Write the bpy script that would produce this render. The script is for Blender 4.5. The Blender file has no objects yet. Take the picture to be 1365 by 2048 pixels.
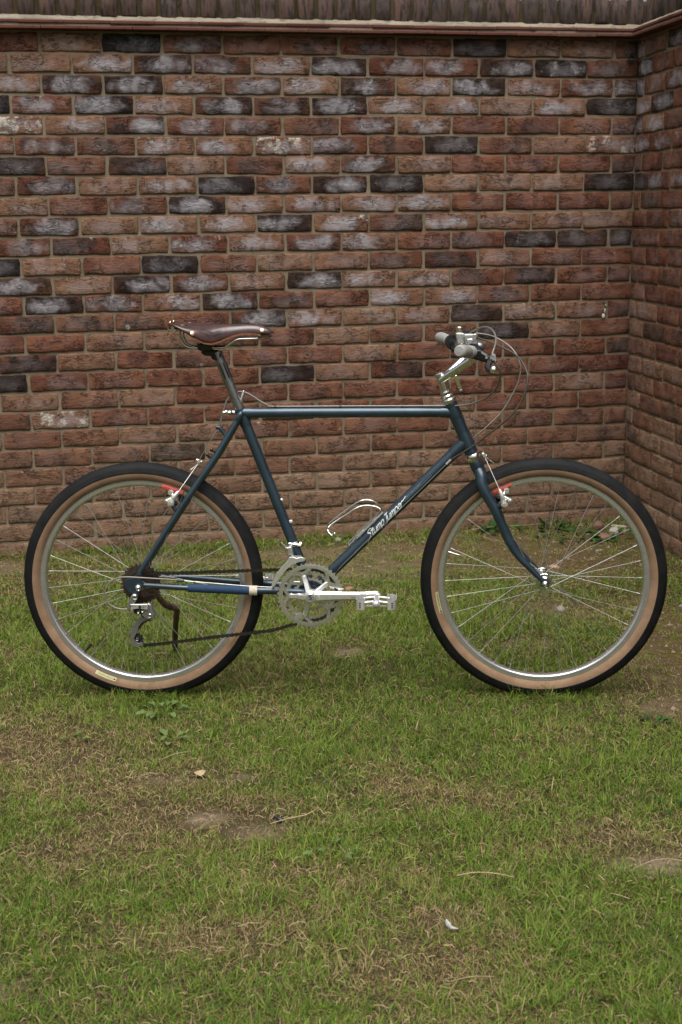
import bpy, math, random
import numpy as np
from mathutils import Vector, Matrix

random.seed(7)
RNG = np.random.default_rng(11)
PI = math.pi
SC = bpy.context.scene
COL = SC.collection

# ------------------------------------------------------------------ camera
CAM_H, PITCH, ROLL = 1.322, 0.21642, -0.01232
cd = bpy.data.cameras.new('camera')
cd.sensor_fit = 'VERTICAL'
cd.sensor_height = 36.0
cd.sensor_width = 24.0
cd.lens = 36.0 * 2709.2 / 2048
cd.clip_start, cd.clip_end = 0.05, 400
cd.dof.use_dof = True
cd.dof.focus_distance = 3.72
cd.dof.aperture_fstop = 8.0
cam = bpy.data.objects.new('camera', cd)
COL.objects.link(cam)
r0 = Vector((1, 0, 0)); u0_ = Vector((0, math.sin(PITCH), math.cos(PITCH))); f0 = Vector((0, math.cos(PITCH), -math.sin(PITCH)))
cr, sr = math.cos(ROLL), math.sin(ROLL)
rr = cr * r0 + sr * u0_
uu = cr * u0_ - sr * r0
M = Matrix((rr, uu, -f0)).transposed().to_4x4()
M.translation = (0, 0, CAM_H)
cam.matrix_world = M
SC.camera = cam
SC.render.resolution_x, SC.render.resolution_y = 682, 1024

# ------------------------------------------------------------------ light (overcast daylight)
SUN_EL, SUN_AZ = math.radians(68), math.radians(184)     # azimuth: direction the light comes from, from +Y clockwise
w = bpy.data.worlds.new('World'); SC.world = w; w.use_nodes = True
nt = w.node_tree; nt.nodes.clear()
sky = nt.nodes.new('ShaderNodeTexSky'); sky.sky_type = 'NISHITA'; sky.sun_disc = False
sky.sun_elevation = SUN_EL; sky.sun_rotation = SUN_AZ
sky.air_density = 1.0; sky.dust_density = 6.0; sky.ozone_density = 1.0
hs = nt.nodes.new('ShaderNodeHueSaturation'); hs.inputs['Saturation'].default_value = 0.30
bg = nt.nodes.new('ShaderNodeBackground'); bg.inputs['Strength'].default_value = 0.05
wo = nt.nodes.new('ShaderNodeOutputWorld')
nt.links.new(sky.outputs[0], hs.inputs['Color']); nt.links.new(hs.outputs[0], bg.inputs['Color']); nt.links.new(bg.outputs[0], wo.inputs['Surface'])
sl = bpy.data.lights.new('sun', 'SUN'); sl.energy = 1.5; sl.angle = math.radians(60); sl.color = (1.0, 0.985, 0.955)
sun = bpy.data.objects.new('sun', sl); COL.objects.link(sun)
sd = Vector((math.sin(SUN_AZ) * math.cos(SUN_EL), math.cos(SUN_AZ) * math.cos(SUN_EL), math.sin(SUN_EL)))
sun.rotation_euler = sd.to_track_quat('Z', 'Y').to_euler()
SC.view_settings.view_transform = 'Standard'
SC.view_settings.look = 'None'
SC.view_settings.exposure = 1.34
SC.view_settings.gamma = 1.0
SC.view_settings.use_curve_mapping = False

# ------------------------------------------------------------------ helpers
def tag(o, label=None, cat=None, group=None, kind=None):
    if label: o['label'] = label
    if cat: o['category'] = cat
    if group: o['group'] = group
    if kind: o['kind'] = kind
    return o

def empty(name, parent=None, loc=(0, 0, 0), rot=(0, 0, 0)):
    o = bpy.data.objects.new(name, None); o.empty_display_size = 0.05
    COL.objects.link(o); o.location = loc; o.rotation_euler = rot
    if parent: o.parent = parent
    return o

class MB:
    """collects faces; coordinates are (x, lateral toward camera, z) when bike=True"""
    def __init__(s, bike=True):
        s.v, s.f, s.bike = [], [], bike
    def add(s, vs, fs):
        b = len(s.v); s.v += [tuple(p) for p in vs]; s.f += [tuple(i + b for i in f) for f in fs]
    def tube(s, pts, r, seg=14, smooth=0, caps=True, flat=1.0):
        P = [Vector(p) for p in pts]
        n = len(P)
        R = list(r) if isinstance(r, (list, tuple)) else [r] * n
        if smooth:
            Q, RR = [], []
            for i in range(n - 1):
                p0, p1, p2, p3 = P[max(i - 1, 0)], P[i], P[i + 1], P[min(i + 2, n - 1)]
                for k in range(smooth):
                    t = k / smooth
                    Q.append(0.5 * ((2 * p1) + (p2 - p0) * t + (2 * p0 - 5 * p1 + 4 * p2 - p3) * t * t + (3 * p1 - p0 - 3 * p2 + p3) * t ** 3))
                    RR.append(R[i] + (R[i + 1] - R[i]) * t)
            Q.append(P[-1]); RR.append(R[-1]); P, R = Q, RR; n = len(P)
        T = [(P[min(i + 1, n - 1)] - P[max(i - 1, 0)]).normalized() for i in range(n)]
        a = Vector((0, 1, 0)) if abs(T[0].y) < 0.8 else Vector((0, 0, 1))
        U = (a - T[0] * a.dot(T[0])).normalized()
        vs = []
        for i in range(n):
            if i: U = (U - T[i] * U.dot(T[i])).normalized()
            W = T[i].cross(U)
            for k in range(seg):
                th = 2 * PI * k / seg
                vs.append(P[i] + R[i] * (math.cos(th) * U * flat + math.sin(th) * W))
        fs = [(i * seg + k, i * seg + (k + 1) % seg, (i + 1) * seg + (k + 1) % seg, (i + 1) * seg + k) for i in range(n - 1) for k in range(seg)]
        if caps: fs += [tuple(range(seg))[::-1], tuple(range((n - 1) * seg, n * seg))]
        s.add(vs, fs); return s
    def cyl(s, a, b, r, seg=18, r2=None):
        return s.tube([a, b], [r, r if r2 is None else r2], seg)
    def ring(s, c, prof, seg=96, a0=0, a1=2 * PI, closed=True):
        """revolve profile [(R, lat)] about the lateral axis through c=(x,z); closed = profile loop closed"""
        full = abs(a1 - a0 - 2 * PI) < 1e-6
        m = len(prof); k = seg if full else seg + 1
        vs = [(c[0] + R * math.cos(a0 + (a1 - a0) * i / seg), l, c[1] + R * math.sin(a0 + (a1 - a0) * i / seg)) for i in range(k) for R, l in prof]
        fs = []
        for i in range(seg):
            j = (i + 1) % k
            for q in range(m if closed else m - 1):
                p = (q + 1) % m
                fs.append((i * m + q, i * m + p, j * m + p, j * m + q))
        s.add(vs, fs); return s
    def prism(s, poly, l0, l1):
        """poly [(x,z)] extruded between laterals"""
        n = len(poly)
        vs = [(x, l0, z) for x, z in poly] + [(x, l1, z) for x, z in poly]
        s.add(vs, [tuple(range(n))[::-1], tuple(range(n, 2 * n))] + [(i, (i + 1) % n, n + (i + 1) % n, n + i) for i in range(n)])
        return s
    def box(s, c, d, rot=None):
        vs = []
        for sx in (-1, 1):
            for sy in (-1, 1):
                for sz in (-1, 1):
                    p = Vector((sx * d[0] / 2, sy * d[1] / 2, sz * d[2] / 2))
                    if rot: p.rotate(rot)
                    vs.append(Vector(c) + p)
        s.add(vs, [(0, 1, 3, 2), (4, 6, 7, 5), (0, 4, 5, 1), (2, 3, 7, 6), (0, 2, 6, 4), (1, 5, 7, 3)]); return s
    def ball(s, c, r, seg=12, rings=8, sc=(1, 1, 1)):
        vs = [(c[0], c[1], c[2] + r * sc[2])]
        for i in range(1, rings):
            t = PI * i / rings
            for k in range(seg):
                p = 2 * PI * k / seg
                vs.append((c[0] + r * sc[0] * math.sin(t) * math.cos(p), c[1] + r * sc[1] * math.sin(t) * math.sin(p), c[2] + r * sc[2] * math.cos(t)))
        vs.append((c[0], c[1], c[2] - r * sc[2])); L = len(vs) - 1
        fs = [(0, 1 + k, 1 + (k + 1) % seg) for k in range(seg)]
        for i in range(rings - 2):
            for k in range(seg):
                a = 1 + i * seg + k; b = 1 + i * seg + (k + 1) % seg
                fs.append((a, a + seg, b + seg, b))
        fs += [(L, L - seg + (k + 1) % seg, L - seg + k) for k in range(seg)]
        s.add(vs, fs); return s
    def mesh(s, name, mat, sharp=38):
        me = bpy.data.meshes.new(name)
        me.from_pydata([(x, -y, z) for x, y, z in s.v] if s.bike else s.v, [], s.f)
        me.validate()
        import bmesh
        bm = bmesh.new(); bm.from_mesh(me); bmesh.ops.recalc_face_normals(bm, faces=bm.faces); bm.to_mesh(me); bm.free()
        me.shade_smooth(); me.set_sharp_from_angle(angle=math.radians(sharp))
        if mat: me.materials.append(mat)
        return me
    def obj(s, name, mat, parent=None, bevel=0, label=None):
        o = bpy.data.objects.new(name, s.mesh(name, mat)); COL.objects.link(o)
        if parent: o.parent = parent
        if bevel:
            m = o.modifiers.new('bevel', 'BEVEL'); m.width = bevel; m.segments = 2; m.limit_method = 'ANGLE'; m.angle_limit = math.radians(40)
        if label: o['label'] = label
        return o

# ------------------------------------------------------------------ materials
class NT:
    def __init__(s, name):
        s.m = bpy.data.materials.new(name); s.m.use_nodes = True
        s.t = s.m.node_tree; s.t.nodes.clear()
        s.out = s.n('ShaderNodeOutputMaterial'); s.b = s.n('ShaderNodeBsdfPrincipled')
        s.t.links.new(s.b.outputs[0], s.out.inputs['Surface'])
    def n(s, ty, **kw):
        o = s.t.nodes.new(ty)
        for k, v in kw.items(): setattr(o, k, v)
        return o
    def put(s, node, name, v):
        sk = node.inputs[name]
        if hasattr(v, 'is_output') or isinstance(v, bpy.types.NodeSocket): s.t.links.new(v, sk)
        elif isinstance(v, (tuple, list)) and len(v) == 3 and sk.type == 'RGBA': sk.default_value = (*v, 1)
        else: sk.default_value = v
    def math(s, op, a, b=0.0, clamp=False):
        o = s.n('ShaderNodeMath', operation=op); o.use_clamp = clamp; s.put(o, 0, a); s.put(o, 1, b); return o.outputs[0]
    def mix(s, f, a, b, bt='MIX'):
        o = s.n('ShaderNodeMix', data_type='RGBA', blend_type=bt); s.put(o, 0, f); s.put(o, 6, a); s.put(o, 7, b); return o.outputs[2]
    def noise(s, vec, scale, detail=3, rough=0.55, dist=0.0):
        o = s.n('ShaderNodeTexNoise'); s.put(o, 'Vector', vec); s.put(o, 'Scale', scale); s.put(o, 'Detail', detail); s.put(o, 'Roughness', rough); s.put(o, 'Distortion', dist); return o.outputs['Fac']
    def step(s, v, a, b):
        o = s.n('ShaderNodeMapRange', interpolation_type='SMOOTHSTEP'); s.put(o, 0, v); s.put(o, 1, a); s.put(o, 2, b); return o.outputs[0]
    def scale(s, vec, sc, add=None):
        o = s.n('ShaderNodeVectorMath', operation='MULTIPLY'); s.put(o, 0, vec); o.inputs[1].default_value = sc; return o.outputs[0]
    def bump(s, h, strength, dist):
        o = s.n('ShaderNodeBump'); s.put(o, 'Height', h); s.put(o, 'Strength', strength); s.put(o, 'Distance', dist); s.t.links.new(o.outputs[0], s.b.inputs['Normal']); return o
    def prop(s, name):
        o = s.n('ShaderNodeAttribute', attribute_type='OBJECT', attribute_name=name); return o.outputs['Fac']
    def oc(s): return s.n('ShaderNodeTexCoord').outputs['Object']

def simple(name, col, rough=0.5, metal=0.0, var=0.12, nscale=40, bump=0.0, bscale=300, spec=0.5, coat=0.0, rvar=0.0):
    k = NT(name); oc = k.oc()
    n = k.noise(oc, nscale, 4)
    d = tuple(c * (1 - var) for c in col); l = tuple(min(1, c * (1 + var)) for c in col)
    k.put(k.b, 'Base Color', k.mix(k.step(n, .3, .7), d, l))
    k.put(k.b, 'Metallic', metal); k.put(k.b, 'Specular IOR Level', spec); k.put(k.b, 'Coat Weight', coat); k.put(k.b, 'Coat Roughness', 0.15)
    k.put(k.b, 'Roughness', k.math('ADD', rough, k.math('MULTIPLY', k.math('SUBTRACT', k.noise(oc, nscale * 2.3, 3), .5), rvar)) if rvar else rough)
    if bump: k.bump(k.noise(oc, bscale, 3), bump, 0.001)
    return k.m

PAINT = simple('slate_blue_paint', (0.027, 0.049, 0.068), 0.36, 0.45, 0.16, 18, spec=0.7, coat=0.35, rvar=0.14)
CHROME = simple('polished_chrome', (0.80, 0.80, 0.78), 0.09, 1.0, 0.03, 60, rvar=0.06)
ALLOY = simple('polished_alloy', (0.76, 0.75, 0.72), 0.24, 0.74, 0.05, 90, rvar=0.10)
SATIN = simple('satin_alloy', (0.52, 0.52, 0.50), 0.34, 0.8, 0.08, 120, bump=0.05, rvar=0.12)
RIMMET = simple('rim_alloy', (0.58, 0.58, 0.56), 0.26, 0.82, 0.05, 25)
POSTMET = simple('grey_anodised', (0.24, 0.24, 0.24), 0.34, 0.9, 0.18, 60, rvar=0.2)
STEELD = simple('browned_steel', (0.120, 0.088, 0.070), 0.36, 0.8, 0.35, 160, bump=0.15, rvar=0.2)
CHAINM = simple('oily_chain_steel', (0.085, 0.077, 0.068), 0.30, 0.85, 0.3, 220, rvar=0.2)
SPOKEM = simple('stainless_spoke', (0.32, 0.32, 0.31), 0.38, 0.65, 0.02, 50)
BLACKP = simple('black_plastic', (0.014, 0.014, 0.015), 0.30, 0.0, 0.2, 90, rvar=0.15)
BLACKM = simple('black_anodised', (0.020, 0.020, 0.022), 0.30, 0.6, 0.2, 90)
GRIPM = simple('grey_rubber_grip', (0.27, 0.265, 0.25), 0.5, 0.0, 0.10, 120, bump=0.15, bscale=400)
HOUSE = simple('grey_cable_housing', (0.18, 0.165, 0.145), 0.28, 0.2, 0.08, 60)
HOUSED = simple('dark_cable_housing', (0.05, 0.042, 0.034), 0.38, 0.1, 0.2, 60)
CABLE = simple('steel_cable', (0.55, 0.53, 0.50), 0.3, 1.0, 0.1, 100)
REDPAD = simple('salmon_red_pad', (0.42, 0.050, 0.028), 0.55, 0.0, 0.15, 130, bump=0.1)
COPPER = simple('copper_rivet', (0.86, 0.50, 0.36), 0.28, 1.0, 0.08, 200, rvar=0.15)
EDGE = simple('raw_leather_edge', (0.20, 0.078, 0.034), 0.55, 0.0, 0.2, 150, bump=0.1)
BLUEW = simple('blue_cord', (0.010, 0.036, 0.085), 0.8, 0.0, 0.2, 300)
TWINE = simple('cream_twine', (0.56, 0.49, 0.38), 0.8, 0.0, 0.15, 400, bump=0.3, bscale=900)
DECAL = simple('white_decal', (0.72, 0.76, 0.74), 0.5, 0.0, 0.06, 200)
DECALG = simple('grey_decal', (0.20, 0.25, 0.28), 0.5, 0.0, 0.06, 200)
YELLOW = simple('yellow_patch', (0.42, 0.385, 0.19), 0.6, 0.0, 0.1, 300)
INK = simple('black_ink', (0.02, 0.02, 0.018), 0.6, 0.0, 0.1, 300)
BOLTD = simple('dark_bolt', (0.06, 0.06, 0.055), 0.35, 0.9, 0.2, 200)

def leather():
    k = NT('brown_leather'); oc = k.oc()
    n = k.noise(oc, 30, 4); k.put(k.b, 'Base Color', k.mix(k.step(n, .3, .7), (0.030, 0.0115, 0.010), (0.062, 0.022, 0.016)))
    k.put(k.b, 'Roughness', k.math('ADD', .24, k.math('MULTIPLY', n, .14))); k.put(k.b, 'Coat Weight', .5); k.put(k.b, 'Coat Roughness', .18)
    k.bump(k.noise(oc, 500, 3), .06, .001); return k.m
LEATHER = leather()

def rubber():
    k = NT('black_tread_rubber'); oc = k.oc()
    n = k.noise(oc, 25, 4); fine = k.noise(oc, 420, 2)
    k.put(k.b, 'Base Color', k.mix(k.step(n, .35, .7), (0.0045, 0.0045, 0.005), (0.010, 0.0098, 0.010))); k.put(k.b, 'Roughness', .7); k.put(k.b, 'Specular IOR Level', .22)
    v = k.n('ShaderNodeTexVoronoi'); k.put(v, 'Vector', oc); k.put(v, 'Scale', 120)
    k.bump(k.math('ADD', fine, k.step(v.outputs['Distance'], .1, .35)), .35, .0012); return k.m
RUBBER = rubber()

def skinwall():
    k = NT('tan_sidewall'); oc = k.oc()
    sep = k.n('ShaderNodeSeparateXYZ'); k.put(sep, 0, oc)
    ang = k.math('ARCTAN2', sep.outputs[2], sep.outputs[0])
    rad = k.math('SQRT', k.math('ADD', k.math('MULTIPLY', sep.outputs[0], sep.outputs[0]), k.math('MULTIPLY', sep.outputs[2], sep.outputs[2])))
    ph = k.math('ADD', k.math('MULTIPLY', ang, 330), k.math('MULTIPLY', rad, 1100))
    wv = k.math('SINE', ph)
    n = k.noise(oc, 22, 5); sp = k.noise(oc, 140, 4)
    c = k.mix(k.step(n, .3, .7), (0.205, 0.128, 0.076), (0.275, 0.178, 0.112))
    c = k.mix(k.math('MULTIPLY', k.step(wv, -.2, .9), .16), c, (0.12, 0.065, 0.03))
    c = k.mix(k.math('MULTIPLY', k.step(sp, .62, .75), .5), c, (0.07, 0.045, 0.03))
    k.put(k.b, 'Base Color', c); k.put(k.b, 'Roughness', .7); k.put(k.b, 'Specular IOR Level', .12); k.bump(wv, .08, .0006); return k.m
SKIN = skinwall()

def brickmat():
    k = NT('handmade_brick'); oc = k.oc()
    rnd = k.n('ShaderNodeObjectInfo').outputs['Random']
    off = k.n('ShaderNodeCombineXYZ'); k.put(off, 0, k.math('MULTIPLY', rnd, 37)); k.put(off, 1, k.math('MULTIPLY', rnd, 91)); k.put(off, 2, k.math('MULTIPLY', rnd, 53))
    va = k.n('ShaderNodeVectorMath', operation='ADD'); k.put(va, 0, oc); k.put(va, 1, off.outputs[0]); P = va.outputs[0]
    hue, dark, bloom, lime, dust = [k.prop(x) for x in ('hue', 'dark', 'bloom', 'lime', 'dust')]
    big = k.noise(P, 13, 3, .5, .3); mid = k.noise(P, 45, 4, .6, .4); fine = k.noise(P, 260, 3)
    sx = k.scale(P, (22, 22, 62)); cre = k.noise(sx, 1.0, 3, .6, 1.6); cre2 = k.noise(k.scale(P, (60, 60, 150)), 1.0, 4, .65, .8)
    crz = k.math('MULTIPLY', k.step(k.math('ABSOLUTE', k.math('SUBTRACT', cre, .5)), .045, .0), k.step(k.noise(P, 19, 2), .44, .60))
    red = k.mix(k.step(big, .35, .65), (0.106, 0.040, 0.026), (0.188, 0.071, 0.040))
    tan = k.mix(k.step(mid, .3, .7), (0.185, 0.100, 0.062), (0.285, 0.175, 0.112))
    c = k.mix(k.math('ADD', hue, k.math('MULTIPLY', k.math('SUBTRACT', big, .5), .9), True), red, tan)
    c = k.mix(k.math('MULTIPLY', k.step(mid, .45, .75), .30), c, (0.130, 0.060, 0.052))
    # kiln marks: dark burnt ends, lilac-grey bloom over the middle of the face
    sep = k.n('ShaderNodeSeparateXYZ'); k.put(sep, 0, oc)
    ox = k.math('MULTIPLY', k.math('SUBTRACT', k.math('FRACT', k.math('MULTIPLY', rnd, 71.3)), .5), .07)
    ex = k.math('DIVIDE', k.math('SUBTRACT', sep.outputs[0], ox), .098); ez = k.math('DIVIDE', k.math('ADD', sep.outputs[2], .005), .034)
    r2 = k.math('ADD', k.math('MULTIPLY', ex, ex), k.math('MULTIPLY', ez, ez))
    cen = k.math('SUBTRACT', 1.0, r2)
    dm = k.step(k.math('ADD', k.math('ADD', k.math('MULTIPLY', dark, 1.45), k.math('MULTIPLY', k.math('SUBTRACT', big, .5), 2.6)), k.math('MULTIPLY', cen, .18)), .55, 1.1)
    c = k.mix(k.math('MULTIPLY', dm, k.math('ADD', .45, k.math('MULTIPLY', dark, .55))), c, k.mix(mid, (0.008, 0.007, 0.009), (0.034, 0.027, 0.025)))
    warp = k.math('MULTIPLY', k.math('SUBTRACT', k.noise(P, 17, 4, .55, .6), .5), 2.6)
    bmask = k.math('MULTIPLY', k.step(k.math('ADD', k.math('MULTIPLY', cen, .75), warp), -.15, 1.0), k.math('MULTIPLY', bloom, k.math('ADD', .55, k.math('MULTIPLY', k.step(cre, .30, .6), .45))))
    c = k.mix(k.math('MULTIPLY', bmask, 1.0, True), c, k.mix(fine, (0.30, 0.275, 0.290), (0.47, 0.450, 0.475)))
    lm = k.math('MULTIPLY', k.step(k.math('ADD', k.noise(P, 26, 5, .65, .3), k.math('MULTIPLY', lime, .25)), .68, .80), k.step(lime, .05, .4))
    c = k.mix(k.math('MULTIPLY', lm, k.step(cre2, .25, .5)), c, (0.50, 0.46, 0.40))
    c = k.mix(k.math('MULTIPLY', dust, k.math('ADD', .40, k.math('MULTIPLY', mid, .5))), c, (0.270, 0.190, 0.122))
    c = k.mix(k.math('MULTIPLY', k.step(fine, .56, .8), .30), c, (0.035, 0.022, 0.02))
    c = k.mix(k.math('MULTIPLY', crz, .55), c, (0.02, 0.014, 0.012))
    k.put(k.b, 'Base Color', c); k.put(k.b, 'Roughness', .88); k.put(k.b, 'Specular IOR Level', .08)
    h = k.math('SUBTRACT', k.math('ADD', k.math('MULTIPLY', cre2, .55), k.math('ADD', k.math('MULTIPLY', cre, .45), k.math('MULTIPLY', fine, .12))), k.math('MULTIPLY', crz, .55))
    k.bump(h, 1.0, .0075); return k.m
BRICK = brickmat()

def mortarmat(name, a, b, gs=0.5):
    k = NT(name); oc = k.oc()
    n = k.noise(oc, 6, 5); f = k.noise(oc, 240, 4); g = k.noise(oc, 30, 5, .65)
    c = k.mix(k.step(n, .3, .7), a, b); c = k.mix(k.math('MULTIPLY', k.step(g, .5, .75), gs), c, tuple(x * .42 for x in a)); c = k.mix(k.math('MULTIPLY', k.step(f, .55, .75), .35), c, tuple(x * .6 for x in a))
    k.put(k.b, 'Base Color', c); k.put(k.b, 'Roughness', .95); k.put(k.b, 'Specular IOR Level', .05)
    k.bump(k.math('ADD', k.math('MULTIPLY', f, .4), g), .8, .004); return k.m
MORTAR = mortarmat('sandy_mortar', (0.185, 0.147, 0.100), (0.245, 0.198, 0.140), .45)
FILLET = mortarmat('weathered_fillet_mortar', (0.185, 0.160, 0.120), (0.255, 0.222, 0.170), .9)

def tilemat():
    k = NT('clay_tile'); P = k.oc(); rnd = k.n('ShaderNodeObjectInfo').outputs['Random']
    n = k.noise(P, 14, 4); f = k.noise(P, 200, 3); st = k.noise(k.scale(P, (25, 25, 90)), 1.0, 4)
    c = k.mix(rnd, (0.105, 0.046, 0.035), (0.140, 0.060, 0.045)); c = k.mix(k.math('MULTIPLY', k.step(n, .4, .7), .6), c, (0.13, 0.05, 0.038)); c = k.mix(k.math('MULTIPLY', k.step(st, .55, .7), .75), c, (0.045, 0.038, 0.030))
    k.put(k.b, 'Base Color', c); k.put(k.b, 'Roughness', .9); k.put(k.b, 'Specular IOR Level', .06); k.bump(k.math('ADD', f, n), .4, .002); return k.m
TILE = tilemat()

def copingmat():
    k = NT('weathered_coping_brick'); oc = k.oc(); rnd = k.n('ShaderNodeObjectInfo').outputs['Random']
    off = k.n('ShaderNodeCombineXYZ'); k.put(off, 0, k.math('MULTIPLY', rnd, 37)); k.put(off, 2, k.math('MULTIPLY', rnd, 53))
    va = k.n('ShaderNodeVectorMath', operation='ADD'); k.put(va, 0, oc); k.put(va, 1, off.outputs[0]); P = va.outputs[0]
    n = k.noise(P, 22, 4); f = k.noise(P, 220, 3); st = k.noise(k.scale(P, (70, 70, 14)), 1.0, 4, .6, .3); g = k.noise(P, 60, 4)
    c = k.mix(rnd, (0.072, 0.054, 0.047), (0.128, 0.080, 0.064)); c = k.mix(k.step(st, .42, .66), c, (0.036, 0.031, 0.031)); c = k.mix(k.math('MULTIPLY', k.step(n, .5, .75), .7), c, (0.120, 0.095, 0.086))
    c = k.mix(k.math('MULTIPLY', k.step(g, .60, .72), .6), c, (0.075, 0.062, 0.022))
    k.put(k.b, 'Base Color', c); k.put(k.b, 'Roughness', .95); k.put(k.b, 'Specular IOR Level', .05); k.bump(k.math('ADD', k.math('MULTIPLY', f, .4), st), .7, .004); return k.m
COPING = copingmat()

def groundmat():
    k = NT('dry_soil'); oc = k.oc(); 
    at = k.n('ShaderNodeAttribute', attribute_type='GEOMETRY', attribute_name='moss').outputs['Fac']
    n = k.noise(oc, 7, 5); f = k.noise(oc, 130, 5, .7); m = k.noise(oc, 28, 5, .65); g = k.noise(oc, 420, 3)
    soil = k.mix(k.step(n, .3, .7), (0.145, 0.108, 0.070), (0.230, 0.178, 0.122)); soil = k.mix(k.math('MULTIPLY', k.math('MINIMUM', at, 1.0), .75), soil, (0.088, 0.056, 0.032)); soil = k.mix(k.math('MULTIPLY', k.step(f, .42, .68), .55), soil, (0.075, 0.046, 0.028)); soil = k.mix(k.math('MULTIPLY', k.step(g, .6, .75), .4), soil, (0.27, 0.20, 0.13))  # moss mask also darkens the soil here: wall shade painted into its colour
    moss = k.mix(m, (0.070, 0.056, 0.016), (0.118, 0.100, 0.030))
    lawn = k.mix(m, (0.050, 0.062, 0.016), (0.105, 0.100, 0.036))
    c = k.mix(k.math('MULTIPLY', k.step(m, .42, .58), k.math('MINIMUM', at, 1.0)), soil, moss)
    sod_shade = k.n('ShaderNodeAttribute', attribute_type='GEOMETRY', attribute_name='sod_shade').outputs['Fac']
    c = k.mix(sod_shade, c, k.mix(m, (0.030, 0.024, 0.012), (0.085, 0.066, 0.034)))  # ground under the turf darkened: shade between blades put into its colour
    far = k.n('ShaderNodeAttribute', attribute_type='GEOMETRY', attribute_name='lawn').outputs['Fac']
    c = k.mix(far, c, lawn)
    k.put(k.b, 'Base Color', c); k.put(k.b, 'Roughness', .97); k.put(k.b, 'Specular IOR Level', .04); k.bump(k.math('ADD', k.math('MULTIPLY', f, .7), m), .9, .012); return k.m
SOIL = groundmat()

def grassmat():
    k = NT('grass_blade'); at = k.n('ShaderNodeAttribute', attribute_type='GEOMETRY', attribute_name='tint').outputs['Color']
    k.put(k.b, 'Base Color', at); k.put(k.b, 'Roughness', .5); k.put(k.b, 'Specular IOR Level', .10)
    tr = k.n('ShaderNodeBsdfTranslucent'); k.put(tr, 'Color', at); mx = k.n('ShaderNodeMixShader'); mx.inputs[0].default_value = .20
    k.t.links.new(k.b.outputs[0], mx.inputs[1]); k.t.links.new(tr.outputs[0], mx.inputs[2]); k.t.links.new(mx.outputs[0], k.out.inputs['Surface']); return k.m
GRASS = grassmat()

def leafmat(name, a, b):
    k = NT(name); P = k.oc(); n = k.noise(P, 60, 4); rnd = k.n('ShaderNodeObjectInfo').outputs['Random']
    c = k.mix(k.step(n, .3, .7), a, b); c = k.mix(k.math('MULTIPLY', rnd, .5), c, tuple(x * .6 for x in a))
    k.put(k.b, 'Base Color', c); k.put(k.b, 'Roughness', .55); k.put(k.b, 'Specular IOR Level', .15); k.bump(n, .3, .002)
    tr = k.n('ShaderNodeBsdfTranslucent'); k.put(tr, 'Color', c); mx = k.n('ShaderNodeMixShader'); mx.inputs[0].default_value = .22
    k.t.links.new(k.b.outputs[0], mx.inputs[1]); k.t.links.new(tr.outputs[0], mx.inputs[2]); k.t.links.new(mx.outputs[0], k.out.inputs['Surface']); return k.m
LEAF = leafmat('weed_leaf', (0.105, 0.165, 0.045), (0.150, 0.205, 0.070))
LEAFD = leafmat('dark_weed_leaf', (0.028, 0.070, 0.016), (0.050, 0.110, 0.026))
STRAW = simple('dry_straw', (0.36, 0.275, 0.155), 0.7, 0, 0.2, 90)
BARK = simple('brown_bark', (0.095, 0.060, 0.035), 0.9, 0, 0.45, 70, bump=0.7, bscale=160)
STONEW = simple('pale_stone', (0.36, 0.33, 0.27), 0.85, 0, 0.2, 60, bump=0.4, bscale=120)
STONEB = simple('brown_stone', (0.155, 0.082, 0.054), 0.75, 0, 0.2, 50, bump=0.3, bscale=120)
STONEG = simple('grey_stone', (0.20, 0.185, 0.16), 0.85, 0, 0.2, 60, bump=0.4, bscale=120)
FEATHER = simple('white_feather', (0.36, 0.36, 0.34), 0.8, 0, 0.1, 200)
HOOK = simple('black_iron', (0.012, 0.012, 0.012), 0.5, 0.5, 0.2, 100)
LIMEM = simple('white_lime', (0.55, 0.53, 0.48), 0.9, 0, 0.1, 200)

# ------------------------------------------------------------------ ground
PSI, WALL_D, UC, DE = 0.20311, 5.453, 1.2386, -0.05249
TP = math.tan(PSI)
ANG2 = PSI - PI / 2 + DE
CORNER = np.array([UC * math.cos(PSI), WALL_D + UC * math.sin(PSI)])

def _hash(ix, iy, s):
    h = (ix * 374761393 + iy * 668265263 + s * 974634777) & 0x7fffffff
    h = ((h ^ (h >> 13)) * 1274126177) & 0x7fffffff
    return ((h ^ (h >> 16)) & 0xffff) / 65535.0
def vnoise(x, y, f, s):
    x = np.asarray(x, float) * f + 1000.3; y = np.asarray(y, float) * f + 1000.7
    ix = np.floor(x).astype(np.int64); iy = np.floor(y).astype(np.int64)
    fx = x - ix; fy = y - iy; fx = fx * fx * (3 - 2 * fx); fy = fy * fy * (3 - 2 * fy)
    a, b, c, d = _hash(ix, iy, s), _hash(ix + 1, iy, s), _hash(ix, iy + 1, s), _hash(ix + 1, iy + 1, s)
    return (a * (1 - fx) + b * fx) * (1 - fy) + (c * (1 - fx) + d * fx) * fy
def fbm(x, y, f, s, o=4):
    t = 0; a = .5; n = 0
    for i in range(o):
        t = t + a * vnoise(x, y, f * 2 ** i, s + i); n += a; a *= .55
    return t / n
def sstep(t): t = np.clip(t, 0, 1); return t * t * (3 - 2 * t)
def wdist(x, y):          # distance in front of the back wall
    return (WALL_D + x * TP - y) * math.cos(PSI)
def rdist(x, y):          # distance in front of the right wall
    return (CORNER[0] - x) * math.cos(ANG2 + PI / 2) + (CORNER[1] - y) * math.sin(ANG2 + PI / 2)
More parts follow.
